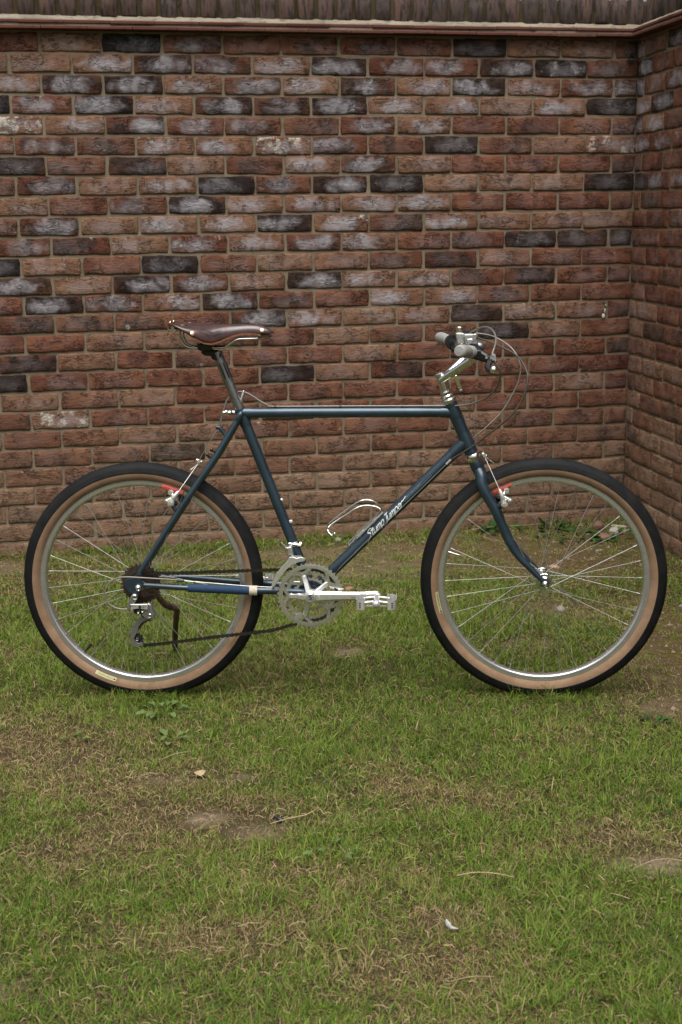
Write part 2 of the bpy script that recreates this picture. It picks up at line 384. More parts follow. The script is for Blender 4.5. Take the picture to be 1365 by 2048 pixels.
def gz(x, y):
    x = np.asarray(x, float); y = np.asarray(y, float)
    near = np.exp(-np.clip(wdist(x, y), 0, 9) / .35)
    z = -.006 + .0083 * np.clip(x + .55, -1.5, 2) + near * (.028 - .012 * np.clip(x + .6, -1, 2))
    z = z + .020 * (fbm(x, y, 3.2, 5, 3) - .5) * np.clip((np.abs(y - 3.61) - .12) / .3, .12, 1) + .008 * (fbm(x, y, 17, 9, 3) - .5)
    z = z + .007 * np.exp(-((y - 3.60 + .056 * x) / .06) ** 2) * np.maximum(np.exp(-((x + .55) / .10) ** 2), np.exp(-((x - .55) / .10) ** 2))
    far = np.clip((np.hypot(x, y - 4) - 3) / 3, 0, 1)
    return z * (1 - far)
BARE = [(.12, 5.02, .62, .20, .68), (.92, 5.10, .42, .42, 1.0), (.62, 5.35, .25, .2, .95), (1.08, 4.2, .14, .5, .9), (-.62, 5.12, .3, .06, .7), (-1.28, 5.05, .12, .12, .95), (-.95, 5.18, .25, .05, .5), (-.1, 5.20, .36, .13, .95), (.36, 5.27, .36, .14, .9), (.22, 4.93, .26, .16, .55), (.95, 5.42, .36, .33, 1.0), (1.2, 5.2, .2, .3, .75),
        (.80, 4.95, .34, .24, .8), (.76, 4.42, .22, .14, .6), (1.0, 3.9, .13, .35, .95), (.92, 3.48, .13, .14, .75), (.006, 3.99, .055, .05, .95), (-.314, 2.83, .08, .045, .58), (-.17, 2.755, .09, .045, .66),
        (.63, 2.56, .13, .055, .70), (-.25, 3.06, .05, .03, .5), (-.40, 3.05, .14, .05, .45), (.58, 4.06, .14, .08, .5), (.02, 4.7, .1, .1, .35), (.62, 3.47, .08, .05, .4), (.42, 5.0, .2, .2, .4), (-.62, 2.15, .1, .06, .4)]
DRY = [(-.74, 3.27, .24, .16, .95), (-.47, 3.05, .28, .13, 1.1), (-.32, 2.86, .25, .14, .9), (.15, 2.97, .13, .10, .9), (.05, 3.1, .1, .08, .5), (-.3, 2.3, .24, .09, .75), (.10, 2.19, .18, .12, .85), (.2, 2.36, .12, .06, .7), (.55, 2.66, .18, .12, .8),
       (.5, 3.28, .14, .09, .6), (.58, 4.0, .18, .12, .6), (-.62, 2.66, .14, .1, .7), (-1.1, 4.9, .25, .2, .5), (.4, 2.9, .1, .07, .5), (.95, 3.6, .2, .3, .7), (-.2, 3.45, .12, .08, .5), (.32, 2.2, .1, .06, .4), (.3, 4.5, .3, .2, .3), (-.1, 2.55, .14, .07, .5), (.75, 4.4, .25, .2, .6), (.9, 5.0, .3, .2, .6)]
LUSH = [(-.55, 3.60, .14, .05, .9), (.55, 3.55, .14, .05, .9), (.62, 3.06, .2, .14, .9), (.35, 2.5, .25, .12, .6), (.48, 2.25, .25, .2, .8), (.28, 3.3, .25, .12, .7), (-.1, 3.2, .16, .14, .6), (.0, 2.65, .15, .1, .7), (-.55, 3.55, .2, .1, .5), (.42, 4.25, .32, .32, .95), (.70, 4.1, .16, .25, .8), (-.8, 4.1, .4, .35, .6), (-.35, 4.2, .4, .3, .5), (.02, 2.3, .1, .12, .6), (-.2, 2.45, .2, .08, .6), (.3, 2.75, .2, .08, .6), (.1, 4.25, .3, .2, .6), (.48, 5.35, .25, .07, .8), (1.15, 4.7, .15, .2, .5)]
def gauss(x, y, L):
    t = np.zeros_like(np.asarray(x, float))
    for cx, cy, rx, ry, a in L:
        t = np.maximum(t, a * np.exp(-((x - cx) / rx) ** 2 - ((y - cy) / ry) ** 2))
    return t

def build_ground():
    def axis(lo, hi, st, outer):
        a = list(np.arange(lo, hi + 1e-6, st)); k = st; v = lo; pre = []
        while v > -outer: k *= 1.6; v -= k; pre.append(v)
        k = st; v = a[-1]; post = []
        while v < outer: k *= 1.6; v += k; post.append(v)
        return np.array(pre[::-1] + a + post)
    xs, ys = axis(-1.9, 1.9, .022, 80), axis(1.5, 6.0, .022, 80)
    X, Y = np.meshgrid(xs, ys); Z = gz(X, Y)
    nx, ny = len(xs), len(ys)
    v = np.stack([X, Y, Z], -1).reshape(-1, 3)
    i = (np.arange(ny - 1)[:, None] * nx + np.arange(nx - 1)[None, :]).ravel()
    f = np.stack([i, i + 1, i + nx + 1, i + nx], 1)
    me = bpy.data.meshes.new('ground'); me.from_pydata(v.tolist(), [], f.tolist()); me.shade_smooth()
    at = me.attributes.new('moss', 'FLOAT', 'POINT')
    moss = np.clip(.85 * np.exp(-np.clip(wdist(X, Y), 0, 9) / .30) + 1.5 * np.exp(-((X - .95) / .55) ** 2 - ((Y - 5.0) / .75) ** 2) + .9 * np.exp(-((X - 1.05) / .25) ** 2 - ((Y - 3.8) / .5) ** 2), 0, 1)  # mask for real moss and for the wall shade painted on the soil
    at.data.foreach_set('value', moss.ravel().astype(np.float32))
    at = me.attributes.new('lawn', 'FLOAT', 'POINT')
    out = np.clip(np.maximum(np.maximum(np.abs(X) - 1.75, (1.75 - Y)), Y - 5.95) * 3, 0, 1)
    at.data.foreach_set('value', out.ravel().astype(np.float32))
    at = me.attributes.new('sod_shade', 'FLOAT', 'POINT')
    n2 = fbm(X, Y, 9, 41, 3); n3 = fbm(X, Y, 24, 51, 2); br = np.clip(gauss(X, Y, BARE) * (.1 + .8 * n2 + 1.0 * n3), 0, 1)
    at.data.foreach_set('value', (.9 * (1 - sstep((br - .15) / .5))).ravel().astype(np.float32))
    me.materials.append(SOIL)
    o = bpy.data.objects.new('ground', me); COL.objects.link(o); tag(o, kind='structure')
build_ground()

# ------------------------------------------------------------------ walls
MOD, ROW0 = 0.07371, 1.953
TYPES = {'R': (.08, .10, .16, 0), 'B': (.22, .45, .16, 0), 'D': (.15, .90, .34, 0), 'K': (.12, .76, .85, 0), 'G': (.15, .48, .68, 0), 'P': (.60, .08, .84, .18), 'T': (.72, .10, .30, .12), 'W': (.60, .0, .70, .75)}
ROWS = ["RTDGBBBBDTTB", "TTPKGPKGGKDB", "PKKPKPKPKPGG", "DGKPKGKPPTPD", "WPKGGBGPRBRR", "PGBPPWGBDBTW", "DBDTBPGTRRRB", "BGTPDGKDTTTD", "TRGKPPPPRRRR", "BKTPPKPDPTTT", "GBTGPGPRBDDD", "DTRDRTTBDTRR",
        "KTKGTKPPBDRB", "RKGPKBRPPBRR", "DBBRKPTTDTTB", "RRTTBRTDBDTR", "DTRBRRTRRRRB", "DBRRRDTDRRRR", "TRTRRRRRRRTR", "BWRRRRRRTRRR", "RRTTRRRRTBRR", "BRBDTBBRRRRB", "RRRBRRTTBRRT", "TRTRBTTRTRRT", "BTRTTBTTRTTB"]

def brick_variant(L, H, D, seed):
    """one brick: rippled hand-thrown front face, rounded uneven edges, plain sides"""
    rng = np.random.default_rng(seed)
    nx, nz = (12, 6) if L > .15 else (7, 6)
    xs = np.linspace(-L / 2, L / 2, nx + 1); zs = np.linspace(-H / 2, H / 2, nz + 1); xs[1] = xs[0] + .005; xs[-2] = xs[-1] - .005; zs[1] = zs[0] + .004; zs[-2] = zs[-1] - .004
    X, Z = np.meshgrid(xs, zs)
    w = rng.uniform(-1, 1, 6)
    edge = np.minimum((L / 2 - np.abs(X)) / .010, (H / 2 - np.abs(Z)) / .0085); edge = np.clip(edge, 0, 1)
    Y = .0022 * (1 - edge) ** 3 - .0026 * (fbm(X + seed * 3, Z * 2.6, 26, seed, 3) - .5) * 2 * edge - .0016 * w[0] * X / L * 2 - .001 * w[1] * Z / H * 2
    wob = .0034
    Zt = Z + (np.abs(Z) / (H / 2)) ** 3 * wob * np.sign(Z) * (fbm(X * 1.0 + 5, Z * 0 + np.sign(Z), 30, seed + 40, 2) - .5) * 2.4 + .0014 * np.sin(X / L * 3 + w[2] * 3) * w[3]
    Xt = X + (np.abs(X) / (L / 2)) ** 5 * wob * np.sign(X) * (vnoise(Z + 3, Z * 0 + np.sign(X), 60, seed + 60) - .5) * 2
    k = np.clip((np.abs(X) / (L / 2) - .9) / .1, 0, 1) * np.clip((np.abs(Z) / (H / 2) - .7) / .3, 0, 1)
    Xt = Xt * (1 - .018 * k); Zt = Zt * (1 - .05 * k)
    v = np.stack([Xt, Y, Zt], -1).reshape(-1, 3).tolist()
    W = nx + 1
    f = [(j * W + i, j * W + i + 1, (j + 1) * W + i + 1, (j + 1) * W + i) for j in range(nz) for i in range(nx)]
    rim = [i for i in range(W)] + [j * W + nx for j in range(1, nz + 1)] + [nz * W + i for i in range(nx - 1, -1, -1)] + [j * W for j in range(nz - 1, 0, -1)]
    b = len(v); v += [(v[i][0], D, v[i][2]) for i in rim]
    n = len(rim); f += [(rim[(q + 1) % n], rim[q], b + q, b + (q + 1) % n) for q in range(n)]
    me = bpy.data.meshes.new('brick'); me.from_pydata(v, [], f); me.shade_smooth(); me.materials.append(BRICK); return me
FULL = [brick_variant(.2150, .0642, .06, 100 + i) for i in range(18)]
CUTS = {}
def brick_mesh(L, rng):
    if L > .2: return FULL[rng.integers(len(FULL))]
    key = round(L, 2)
    if key not in CUTS: CUTS[key] = [brick_variant(max(L, .02), .0642, .06, 300 + int(key * 1000) + i) for i in range(3)]
    return CUTS[key][rng.integers(3)]

def join_bricks(items, parent):
    v, f = [], []
    for me, x, z in items:
        b = len(v); v += [(p.co.x + x, p.co.y, p.co.z + z) for p in me.vertices]; f += [tuple(i + b for i in pl.vertices) for pl in me.polygons]
    me = bpy.data.meshes.new('brick'); me.from_pydata(v, [], f); me.shade_smooth(); me.materials.append(BRICK)
    o = bpy.data.objects.new('brick', me); COL.objects.link(o); o.parent = parent; o['kind'] = 'stuff'
    o['hue'] = .45; o['dark'] = .15; o['bloom'] = .15; o['lime'] = .0; o['dust'] = .72; return o

def wbox(mb, x0, x1, y0, y1, z0, z1):
    mb.add([(x, y, z) for x in (x0, x1) for y in (y0, y1) for z in (z0, z1)], [(0, 1, 3, 2), (4, 6, 7, 5), (0, 4, 5, 1), (2, 3, 7, 6), (0, 2, 6, 4), (1, 5, 7, 3)])

COP = []
for i in range(6):
    rng = np.random.default_rng(500 + i)
    mb = MB(False); w_, h_, d_ = .0590, .098, .215
    for q in range(1):
        a = rng.uniform(-.002, .002, 12)
        c = .006
        prof = [(-w_ / 2 + c, 0), (w_ / 2 - c, 0), (w_ / 2, c), (w_ / 2, d_ - c), (-w_ / 2, d_ - c), (-w_ / 2, c)]
        lev = [(0, 1.0, .004), (.006, 1.0, 0), (.05, 1.0, -.001), (.088, 1.0, .001), (h_, .94, .007)]
        vs = [(x * s + a[li] * .6, y * (1 if y > .1 else 1) + (dy if y < .1 else -dy) + a[li + 5] * .6, z) for li, (z, s, dy) in enumerate(lev) for x, y in prof]
        fs = [(li * 6 + k, li * 6 + (k + 1) % 6, (li + 1) * 6 + (k + 1) % 6, (li + 1) * 6 + k) for li in range(4) for k in range(6)] + [tuple(range(24, 30)), tuple(range(5, -1, -1))]
        mb.add(vs, fs)
    COP.append(mb.mesh('coping_brick', COPING, 50))

def place(me, name, parent, x, y, z, **props):
    o = bpy.data.objects.new(name, me); COL.objects.link(o); o.parent = parent; o.location = (x, y, z)
    for k, v in props.items(): o[k] = float(v)
    return o

def make_wall(name, label, origin, ang, x_lo, x_hi, cells, x_far, tiles_from, seed):
    rng = np.random.default_rng(seed)
    root = empty(name, None, (origin[0], origin[1], 0), (0, 0, ang)); tag(root, label, 'wall')
    a, b = min(x_lo, x_far), max(x_hi, x_far)
    if x_far < 0: b += .19
    m = MB(False)
    nseg = int((b - a) / .05)
    wbox(m, a, b, .0042, .20 if x_far < 0 else .215, -.15, 1.994); m.obj('mortar', MORTAR, root)
    extra = []
    for (row, x0, x1, typ, part) in cells:
        L = x1 - x0 - .0100; xc = (x0 + x1) / 2; zc = ROW0 - MOD * row
        me = brick_mesh(L, rng)
        jx, jz, jy = rng.uniform(-.0022, .0022), rng.uniform(-.0012, .0012) + .0065 * (float(fbm(np.array(xc + seed), np.array(row * .35), 1.3, seed, 2)) - .5), rng.uniform(-.0034, -.0004)
        if not part: extra.append((me, xc + jx, zc + jz)); continue
        h, d, bl, li = TYPES[typ]
        if typ == 'D' and row >= 9 and rng.random() < .7: h, d, bl = .20, .62, .20
        dust = max(0, min(1, (row - 17.5) / 7)) ** 1.2
        o = place(me, 'brick', root, xc + jx, jy, zc + jz, hue=np.clip(h + rng.normal(0, .10), 0, 1), dark=np.clip(d + rng.normal(0, .06), 0, 1), bloom=np.clip(bl * (1 - .6 * dust) * (1.0 if row < 15 else .55) + rng.normal(0, .05), 0, 1), lime=np.clip(li + (rng.random() < .12) * .3, 0, 1), dust=dust * .75 + rng.uniform(0, .08))
        o.rotation_euler = (rng.normal(0, .010), rng.normal(0, .007), rng.normal(0, .006))
    if extra: join_bricks(extra, root)
    # two creasing courses of clay tiles, mortar between, sloped fillet, brick-on-edge coping
    tm = []
    for zt, prot, ph in ((1.9945, .046, .0), (2.0155, .040, .083)):
        far = MB(False); x = tiles_from - .165 * 2 + ph
        while x < b:
            x1 = min(x + .163, b)
            inside = (x > x_lo - .1 and x < x_hi + .1) and x1 > tiles_from
            xs0 = max(x, tiles_from)
            if x1 - xs0 > .01:
                mb = MB(False); dz = rng.normal(0, .0008); dy = rng.normal(0, .0016)
                c = .0016
                pr = [(-prot + dy + c, zt + dz), (.12, zt + dz), (.12, zt + .0115 + dz), (-prot + dy + c * 1.6, zt + .0115 + dz), (-prot + dy, zt + .009 + dz), (-prot + dy, zt + c + dz)]
                vs = [(X - (xs0 + x1) / 2, yy, zz - zt + rng.normal(0, .0003)) for X in (xs0, x1) for yy, zz in pr]
                mb.add(vs, [tuple(range(6))[::-1], tuple(range(6, 12))] + [(k, (k + 1) % 6, 6 + (k + 1) % 6, 6 + k) for k in range(6)])
                if inside:
                    o = mb.obj('tile', TILE, root); o.location = ((xs0 + x1) / 2, 0, zt)
                else:
                    far.add([(p[0] + (xs0 + x1) / 2, p[1], p[2] + zt) for p in mb.v], mb.f)
            x += .165
        if far.f: o = far.obj('tile', TILE, root); o['kind'] = 'stuff'
    m = MB(False)
    wbox(m, max(a, tiles_from), b, -.034, .12, 2.0062, 2.0150); m.obj('mortar', FILLET, root)
    # fillet: uneven strip
    m = MB(False); nn = int((b - max(a, tiles_from)) / .02); X0 = max(a, tiles_from)
    vs = []
    for i in range(nn + 1):
        X = X0 + (b - X0) * i / nn; q = vnoise(X, 0 * X, 22, seed) - .5; q2 = vnoise(X, 0 * X + 9, 60, seed) - .5
        vs += [(X, -.033 + .004 * q, 2.0265), (X, -.031 + .004 * q2, 2.031 + .003 * q), (X, -.012 + .003 * q2, 2.040 + .004 * q2), (X, .012, 2.050 + .004 * q), (X, .1, 2.052)]
    m.add(vs, [(i * 5 + k, i * 5 + k + 1, (i + 1) * 5 + k + 1, (i + 1) * 5 + k) for i in range(nn) for k in range(4)])
    m.obj('mortar_fillet', FILLET, root)
    m = MB(False); wbox(m, max(a, tiles_from), b, .016, .19, 2.045, 2.122); m.obj('mortar', mortarmat('mossy_coping_mortar', (0.050, .040, .022), (.085, .066, .036), .7), root)
    x = max(a, tiles_from) + .04; far = MB(False)
    while x < b - .03:
        me = COP[rng.integers(6)]; y = rng.normal(.001, .0045); z = 2.044 + rng.normal(0, .0025)
        if x > x_lo - .12 and x < x_hi + .1:
            o = place(me, 'coping_brick', root, x, y, z); o.rotation_euler = (rng.normal(0, .012), rng.normal(0, .02), rng.normal(0, .015))
        else: far.add([(p.co.x + x, p.co.y + y, p.co.z + z) for p in me.vertices], [tuple(q.vertices) for q in me.polygons])
        x += .0745 + rng.normal(0, .0015)
    if far.f: o = far.obj('coping_brick', COPING, root); o['kind'] = 'stuff'
    return root

U0 = -1.1102
cells = []
rg = np.random.default_rng(3)
for row in range(27):
    st = U0 if row % 2 == 0 else U0 - .1125
    codes = ROWS[row] if row < len(ROWS) else ''.join(rg.choice(list('TTRB')) for _ in range(12))
    for k in range(-14, 12):
        x0 = st + .225 * (k - 1); x1 = min(x0 + .225, UC + .004)
        if x1 - x0 < .03: continue
        cells.append((row, x0, x1, codes[k] if k >= 0 else rg.choice(list('RBKTP')), k >= 0 and row < 25))
BACK = make_wall('brick_wall', 'long red and black garden brick wall behind the bicycle with tiled coping', (0, WALL_D), PSI, -1.40, UC, cells, -4.4, -4.4, 21)
cells = []
for row in range(27):
    st = -.15 if row % 2 == 0 else -.065
    n = 4 if row < 9 else 5
    for k in range(0, 16):
        x0 = max(st + .225 * k, .003); x1 = st + .225 * (k + 1)
        if x1 - x0 < .03: continue
        pool = list('KGBTPRBG') if row < 8 else (list('RTBRRT') if row < 19 else list('RTBTTR'))
        typ = rg.choice(pool)
        if k == 0 and row % 2 == 0: pass
        if row in (1, 7, 23) and x0 < .02: typ = 'D' if row != 1 else 'K'
        cells.append((row, x0, x1, typ, k < n))
SIDE = make_wall('brick_wall', 'shaded brick side wall turning toward the camera at the right corner', CORNER, ANG2, 0, .75, cells, 3.4, .052, 22)

# small things on the wall
mb = MB(False)
mb.tube([(.0, .0, .004), (-.014, -.003, .012), (-.022, -.006, .0), (-.016, -.008, -.014), (-.004, -.008, -.016), (.003, -.006, -.008)], .0035, 8, 4)
o = mb.obj('wall_hook', HOOK); o.location = (CORNER[0] - .018, CORNER[1] - .02, 1.915); tag(o, 'small black iron hook in the wall corner below the coping', 'hook')
mb = MB(False)
mb.ball((0, 0, 0), .008, 8, 6, (.9, .5, 1.3)); mb.ball((.006, 0, .022), .004, 8, 6, (.8, .5, 2.6)); mb.ball((.009, 0, .045), .003, 8, 6)
o = mb.obj('lime_splash', LIMEM); p = Vector((math.cos(PSI), math.sin(PSI))) * 1.1248; o.location = (p.x + .0, WALL_D + p.y - .004, .895); o.rotation_euler = (0, 0, PSI)
tag(o, 'white lime drip on the brickwork above the front wheel', 'lime drip')

# ------------------------------------------------------------------ bicycle
RW = .3357
BIKE = empty('bicycle', None, (-.5525, 3.6339, -.0045), (-.02372, 0, -.05599))
tag(BIKE, 'dark blue steel mountain bike with tan sidewall tyres and brown leather saddle', 'bicycle')
AX_R, AX_F = (0.0, RW), (1.1049, RW + .0091)
HOME = {}

def wheel(c, rear):
    wh = empty('wheel', BIKE, (c[0], 0, c[1]))
    z = (0, 0)
    def half(p): return p + [(r, -l) for r, l in reversed(p[:-1])]
    tread = half([(.3066, .0240), (.3080, .0252), (.3115, .0252), (.3130, .0243), (.3185, .0236), (.3245, .0205), (.3295, .0160), (.3332, .0100), (.3352, .0045), (.3357, 0)])
    MB().ring(z, tread + [(.3050, -.0200), (.305, .0200)], 144).obj('tyre', RUBBER, wh)
    for s in (1, -1):
        p = [(.2862, .0115), (.2885, .0150), (.2925, .0195), (.2975, .0225), (.3030, .0240), (.3070, .0243), (.3070, .018), (.2862, .008)]
        MB().ring(z, [(r, l * s) for r, l in p], 144).obj('sidewall', SKIN, wh)
    rp = half([(.2795, .0085), (.2868, .0105), (.2872, .0128), (.2860, .0140), (.2800, .0134), (.2765, .0140), (.2742, .0134), (.2715, .0105), (.2702, .0050), (.2700, 0)])
    MB().ring(z, rp, 144).obj('rim', RIMMET, wh)
    # hub
    h = MB()
    fa, fb = (.024, -.034) if rear else (.034, -.034)
    fr = .0235
    ln = .066 if rear else .049
    for l in (fa, fb):
        h.ring(z, [(.008, l + .0016), (fr - .001, l + .0016), (fr, l + .0008), (fr, l - .0008), (fr - .001, l - .0016), (.008, l - .0016)], 40)
    h.ring(z, [(.0, fa), (.019, fa - .002), (.0125, fa - .010), (.0115, 0), (.0125, fb + .010), (.019, fb + .002), (0, fb)], 40, closed=False)
    for s in (1, -1):
        l0 = fa if s > 0 else fb
        h.ring(z, [(.0, l0), (.0165, l0), (.0160, l0 + s * .006), (.0125, l0 + s * .009), (.0105, s * (ln - .004)), (0, s * (ln - .004))], 32, closed=False)
    h.obj('hub', CHROME if not rear else ALLOY, wh)
    for s in (1, -1):
        t = ln + .004; ax = MB()
        ax.ring(z, [(0, s * ln), (.0092, s * ln), (.0092, s * (t + .003)), (.0078, s * (t + .007)), (.0045, s * (t + .009)), (.0042, s * (t + .013)), (.003, s * (t + .0142)), (0, s * (t + .0142))], 20, closed=False)
        ax.obj('axle_nut', CHROME, wh)
    # spokes, three-cross
    for side, fl in ((0, fa), (1, fb)):
        for k in range(18):
            th = math.radians(20 * k + 10 * side + (4 if rear else 1))
            d = math.radians(60 + 0) * (1 if k % 2 == 0 else -1)
            tr = th + d * (1 if not side else -1)
            out = .0022 if k % 2 == 0 else -.0022
            a = Vector((.0205 * math.cos(th), fl + out, .0205 * math.sin(th)))
            b = Vector((.2705 * math.cos(tr), (.003 if not side else -.003), .2705 * math.sin(tr)))
            n = (b - a).normalized()
            m = MB(); m.tube([a, b - n * .014], .00075, 6); m.tube([b - n * .014, b - n * .003], .0015, 6)
            m.obj('spoke', SPOKEM, wh)
    if rear: va = math.radians(229.6)
    else: va = math.radians(163.8)
    e = Vector((math.cos(va), 0, math.sin(va)))
    m = MB()
    if rear: m.tube([e * .272, e * .258, e * .252], [.0035, .0035, .0042], 10); m.tube([e * .252, e * .240], [.0045, .004], 10); mt = BLACKP
    else: m.tube([e * .272, e * .262], .0042, 10); m.tube([e * .262, e * .240], .0026, 10); m.tube([e * .240, e * .234], [.0042, .0036], 10); mt = CHROME
    m.obj('valve', mt, wh)
    # yellow maker's patch on the sidewall
    a0, a1 = (math.radians(241.2), math.radians(253.2)) if rear else (math.radians(186.4), math.radians(198.2))
    def sw(R):   # lateral of the sidewall at radius R
        return float(np.interp(R, [.2862, .2885, .2925, .2975, .3030, .3070], [.0115, .0150, .0195, .0225, .0240, .0243])) + .0007
    m = MB(); n = 24
    Rs = [.2885, .2910, .2940, .2972]
    vs = [(R * math.cos(a0 + (a1 - a0) * i / n), sw(R), R * math.sin(a0 + (a1 - a0) * i / n)) for i in range(n + 1) for R in Rs]
    m.add(vs, [(i * 4 + q, i * 4 + q + 1, (i + 1) * 4 + q + 1, (i + 1) * 4 + q) for i in range(n) for q in range(3)])
    m.obj('tyre_patch', YELLOW, wh)
    text_on(wh, 'ULTRADYNAMICO', .0052, lambda x, y: ((lambda ang, R: (R * math.cos(ang), sw(R) + .0006, R * math.sin(ang)))(a1 - math.radians(1.9) - x / .2925, .2905 + y)), .0445)
    m = MB(); ca = a1 - math.radians(.95)
    m.ring((.2928 * math.cos(ca), .2928 * math.sin(ca)), [(.0013, sw(.2928) + .0012), (.0030, sw(.2928) + .0012)], 20, closed=False); m.ball((.2928 * math.cos(ca), sw(.2928) + .0006, .2928 * math.sin(ca)), .001, 8, 4)
    m.obj('tyre_mark', INK, wh)
    return wh

def text_on(parent, s, size, fn, width=None, mat=None, shear=0.0, name='lettering', bold=0.0):
    cu = bpy.data.curves.new('lettering', 'FONT'); cu.body = s; cu.size = size; cu.shear = shear; cu.resolution_u = 2; cu.offset = bold
    to = bpy.data.objects.new('lettering', cu); COL.objects.link(to)
    bpy.context.view_layer.update()
    me = bpy.data.meshes.new_from_object(to.evaluated_get(bpy.context.evaluated_depsgraph_get()))
    bpy.data.objects.remove(to); bpy.data.curves.remove(cu)
    W = max(v.co.x for v in me.vertices); k = (width / W) if width else 1
    for v in me.vertices:
        x, l, z = fn(v.co.x * k, v.co.y); v.co = (x, -l, z)
    me.materials.clear(); me.materials.append(mat or INK)
    o = bpy.data.objects.new(name, me); COL.objects.link(o); o.parent = parent; return o

W_REAR = wheel(AX_R, True)
W_FRONT = wheel(AX_F, False)

# --- frame
FRAME = empty('frame', BIKE)
def V(x, l, z): return Vector((x, l, z))
BB = V(.4700, 0, .3105)
ST_T = V(.2815, 0, .8160); HT_T = V(.8490, 0, .8290); HT_B = V(.9068, 0, .6940)
TT0, TT1 = V(.2850, 0, .8052), V(.8590, 0, .8050)
DT1 = V(.8900, 0, .7245)
MB().tube([BB, ST_T], .0143, 24).obj('seat_tube', PAINT, FRAME)
MB().tube([TT0, TT1], .0143, 24).obj('top_tube', PAINT, FRAME)
MB().tube([BB, DT1], .0156, 24).obj('down_tube', PAINT, FRAME)
MB().tube([HT_B, HT_T], .0172, 24).obj('head_tube', PAINT, FRAME)
MB().cyl(BB + V(0, .034, 0), BB + V(0, -.034, 0), .0205, 28).obj('bottom_bracket', PAINT, FRAME)
def along(a, b, d): return a + (b - a).normalized() * d
def lug(a, b, d0, d1, r):
    m = MB(); m.tube([along(a, b, d0), along(a, b, d1 - .006), along(a, b, d1)], [r, r, r - .0008], 24); m.obj('lug', PAINT, FRAME)
lug(TT0, TT1, 0, .030, .0157); lug(TT1, TT0, 0, .036, .0157); lug(ST_T, BB, .0, .048, .0160); lug(BB, ST_T, .018, .050, .0156); lug(BB, DT1, .018, .055, .0170); lug(DT1, BB, 0, .048, .0172); lug(HT_T, HT_B, .0, .010, .0186); lug(HT_T, HT_B, .012, .044, .0184); lug(HT_B, HT_T, 0, .010, .0186); lug(HT_B, HT_T, .012, .060, .0184)
for s in (1, -1):
    m = MB(); m.tube([V(.2830, .018 * s, .7960), V(.2205, .034 * s, .6941), V(.1164, .052 * s, .5465), V(.0071, .066 * s, .3810), V(.004, .067 * s, .3700)], [.0088, .0092, .0088, .0066, .0062], 16); m.obj('seat_stay', PAINT, FRAME)
    m = MB(); n = (V(.2830, 0, .7960) - V(.2205, 0, .6941)).normalized()   # scalloped stay cap
    m.tube([V(.2760, .0195 * s, .7830), V(.2805, .0215 * s, .7930), V(.2860, .0225 * s, .8040), V(.2893, .0195 * s, .8110)], [.0085, .0095, .0085, .0035], 14, 3); m.obj('stay_cap', PAINT, FRAME)
    m = MB(); m.tube([V(.0150, .066 * s, .3408), V(.0273, .0655 * s, .3400), V(.1313, .058 * s, .3318), V(.3000, .043 * s, .3215), V(.3785, .036 * s, .3185), V(.4600, .029 * s, .3130)], [.0068, .0075, .0082, .0100, .0107, .0107], 16); m.obj('chain_stay', PAINT, FRAME)
    # rear dropout
    dp = [(-.0340, .3565), (-.0141, .3639), (-.0040, .3720), (.0050, .3760), (.0120, .3700), (.0074, .3553), (.0180, .3480), (.0300, .3466), (.0300, .3344), (.0065, .3318), (.0012, .3194), (-.0050, .3030), (-.0140, .3040), (-.0160, .3169), (-.0256, .3193), (-.0348, .3317), (-.0407, .3480)] if s > 0 else [(-.030, .352), (-.012, .362), (-.004, .372), (.006, .376), (.012, .370), (.0074, .3553), (.018, .348), (.030, .3466), (.030, .3344), (.0065, .3318), (-.005, .322), (-.02, .322), (-.032, .334)]
    m = MB(); m.prism(dp, .0655 * s - .0025, .0655 * s + .0025); m.obj('dropout', PAINT, FRAME, .0008)
    m = MB(); m.cyl(V(.1072, .045 * s, .5637), V(.0935, .062 * s, .5700), .0075, 14); m.tube([V(.1072, .055 * s, .548), V(.1000, .056 * s, .5600)], .0062, 10); m.obj('brake_boss', PAINT, FRAME)
m = MB(); m.tube([V(.2420, 0, .7440), V(.2350, 0, .7520), V(.2270, 0, .7640), V(.2160, 0, .7670)], [.006, .0055, .0055, .006], 12, 3); m.tube([V(.243, .024, .7360), V(.243, -.024, .7360)], .0055, 10)
m.obj('brake_bridge', PAINT, FRAME)
m = MB(); m.tube([V(.178, .042, .632), V(.178, -.042, .632)], .0055, 10); m.obj('brake_bridge', PAINT, FRAME)
for x, z in ((.1973, .6951), (.2095, .7087)):
    m = MB(); m.cyl(V(x + .007, .035, z - .004), V(x - .001, .035, z + .001), .0042, 10); m.ball((x - .002, .036, z + .001), .0052, 10, 6); m.obj('rack_boss', BOLTD, FRAME)
for x, z in ((.3880, .5652), (.4130, .5052)):
    m = MB(); m.cyl(V(x - .008, 0, z - .003), V(x + .003, 0, z + .001), .0048, 10); m.cyl(V(x + .003, 0, z + .001), V(x + .006, 0, z + .002), .0040, 10); m.obj('bottle_bolt', ALLOY, FRAME)
m = MB(); m.cyl(V(.255, -.014, .8064), V(.255, .014, .8064), .0065, 14); m.ball((.2545, .010, .8066), .0085, 12, 8, (1.1, 1, .9)); m.cyl(V(.240, .0, .8075), V(.268, 0, .8060), .0062, 12)
m.cyl(V(.2430, .004, .8065), V(.2370, .004, .8068), .0052, 12); m.obj('seat_clamp', CHROME, FRAME); m = MB(); m.tube([V(.2868, .002, .8285), V(.2890, .002, .8480), V(.2930, 0, .8620)], [.0038, .0045, .003], 10); m.ball((.2932, 0, .8628), .0036, 8, 6)
m.obj('clamp_lever', CHROME, FRAME)
for x in (.3790, .5540, .7200, .7300):
    m = MB(); m.cyl(V(x - .004, .003, .8212), V(x + .004, .003, .8212), .0038, 10); m.obj('cable_guide', BOLTD, FRAME)
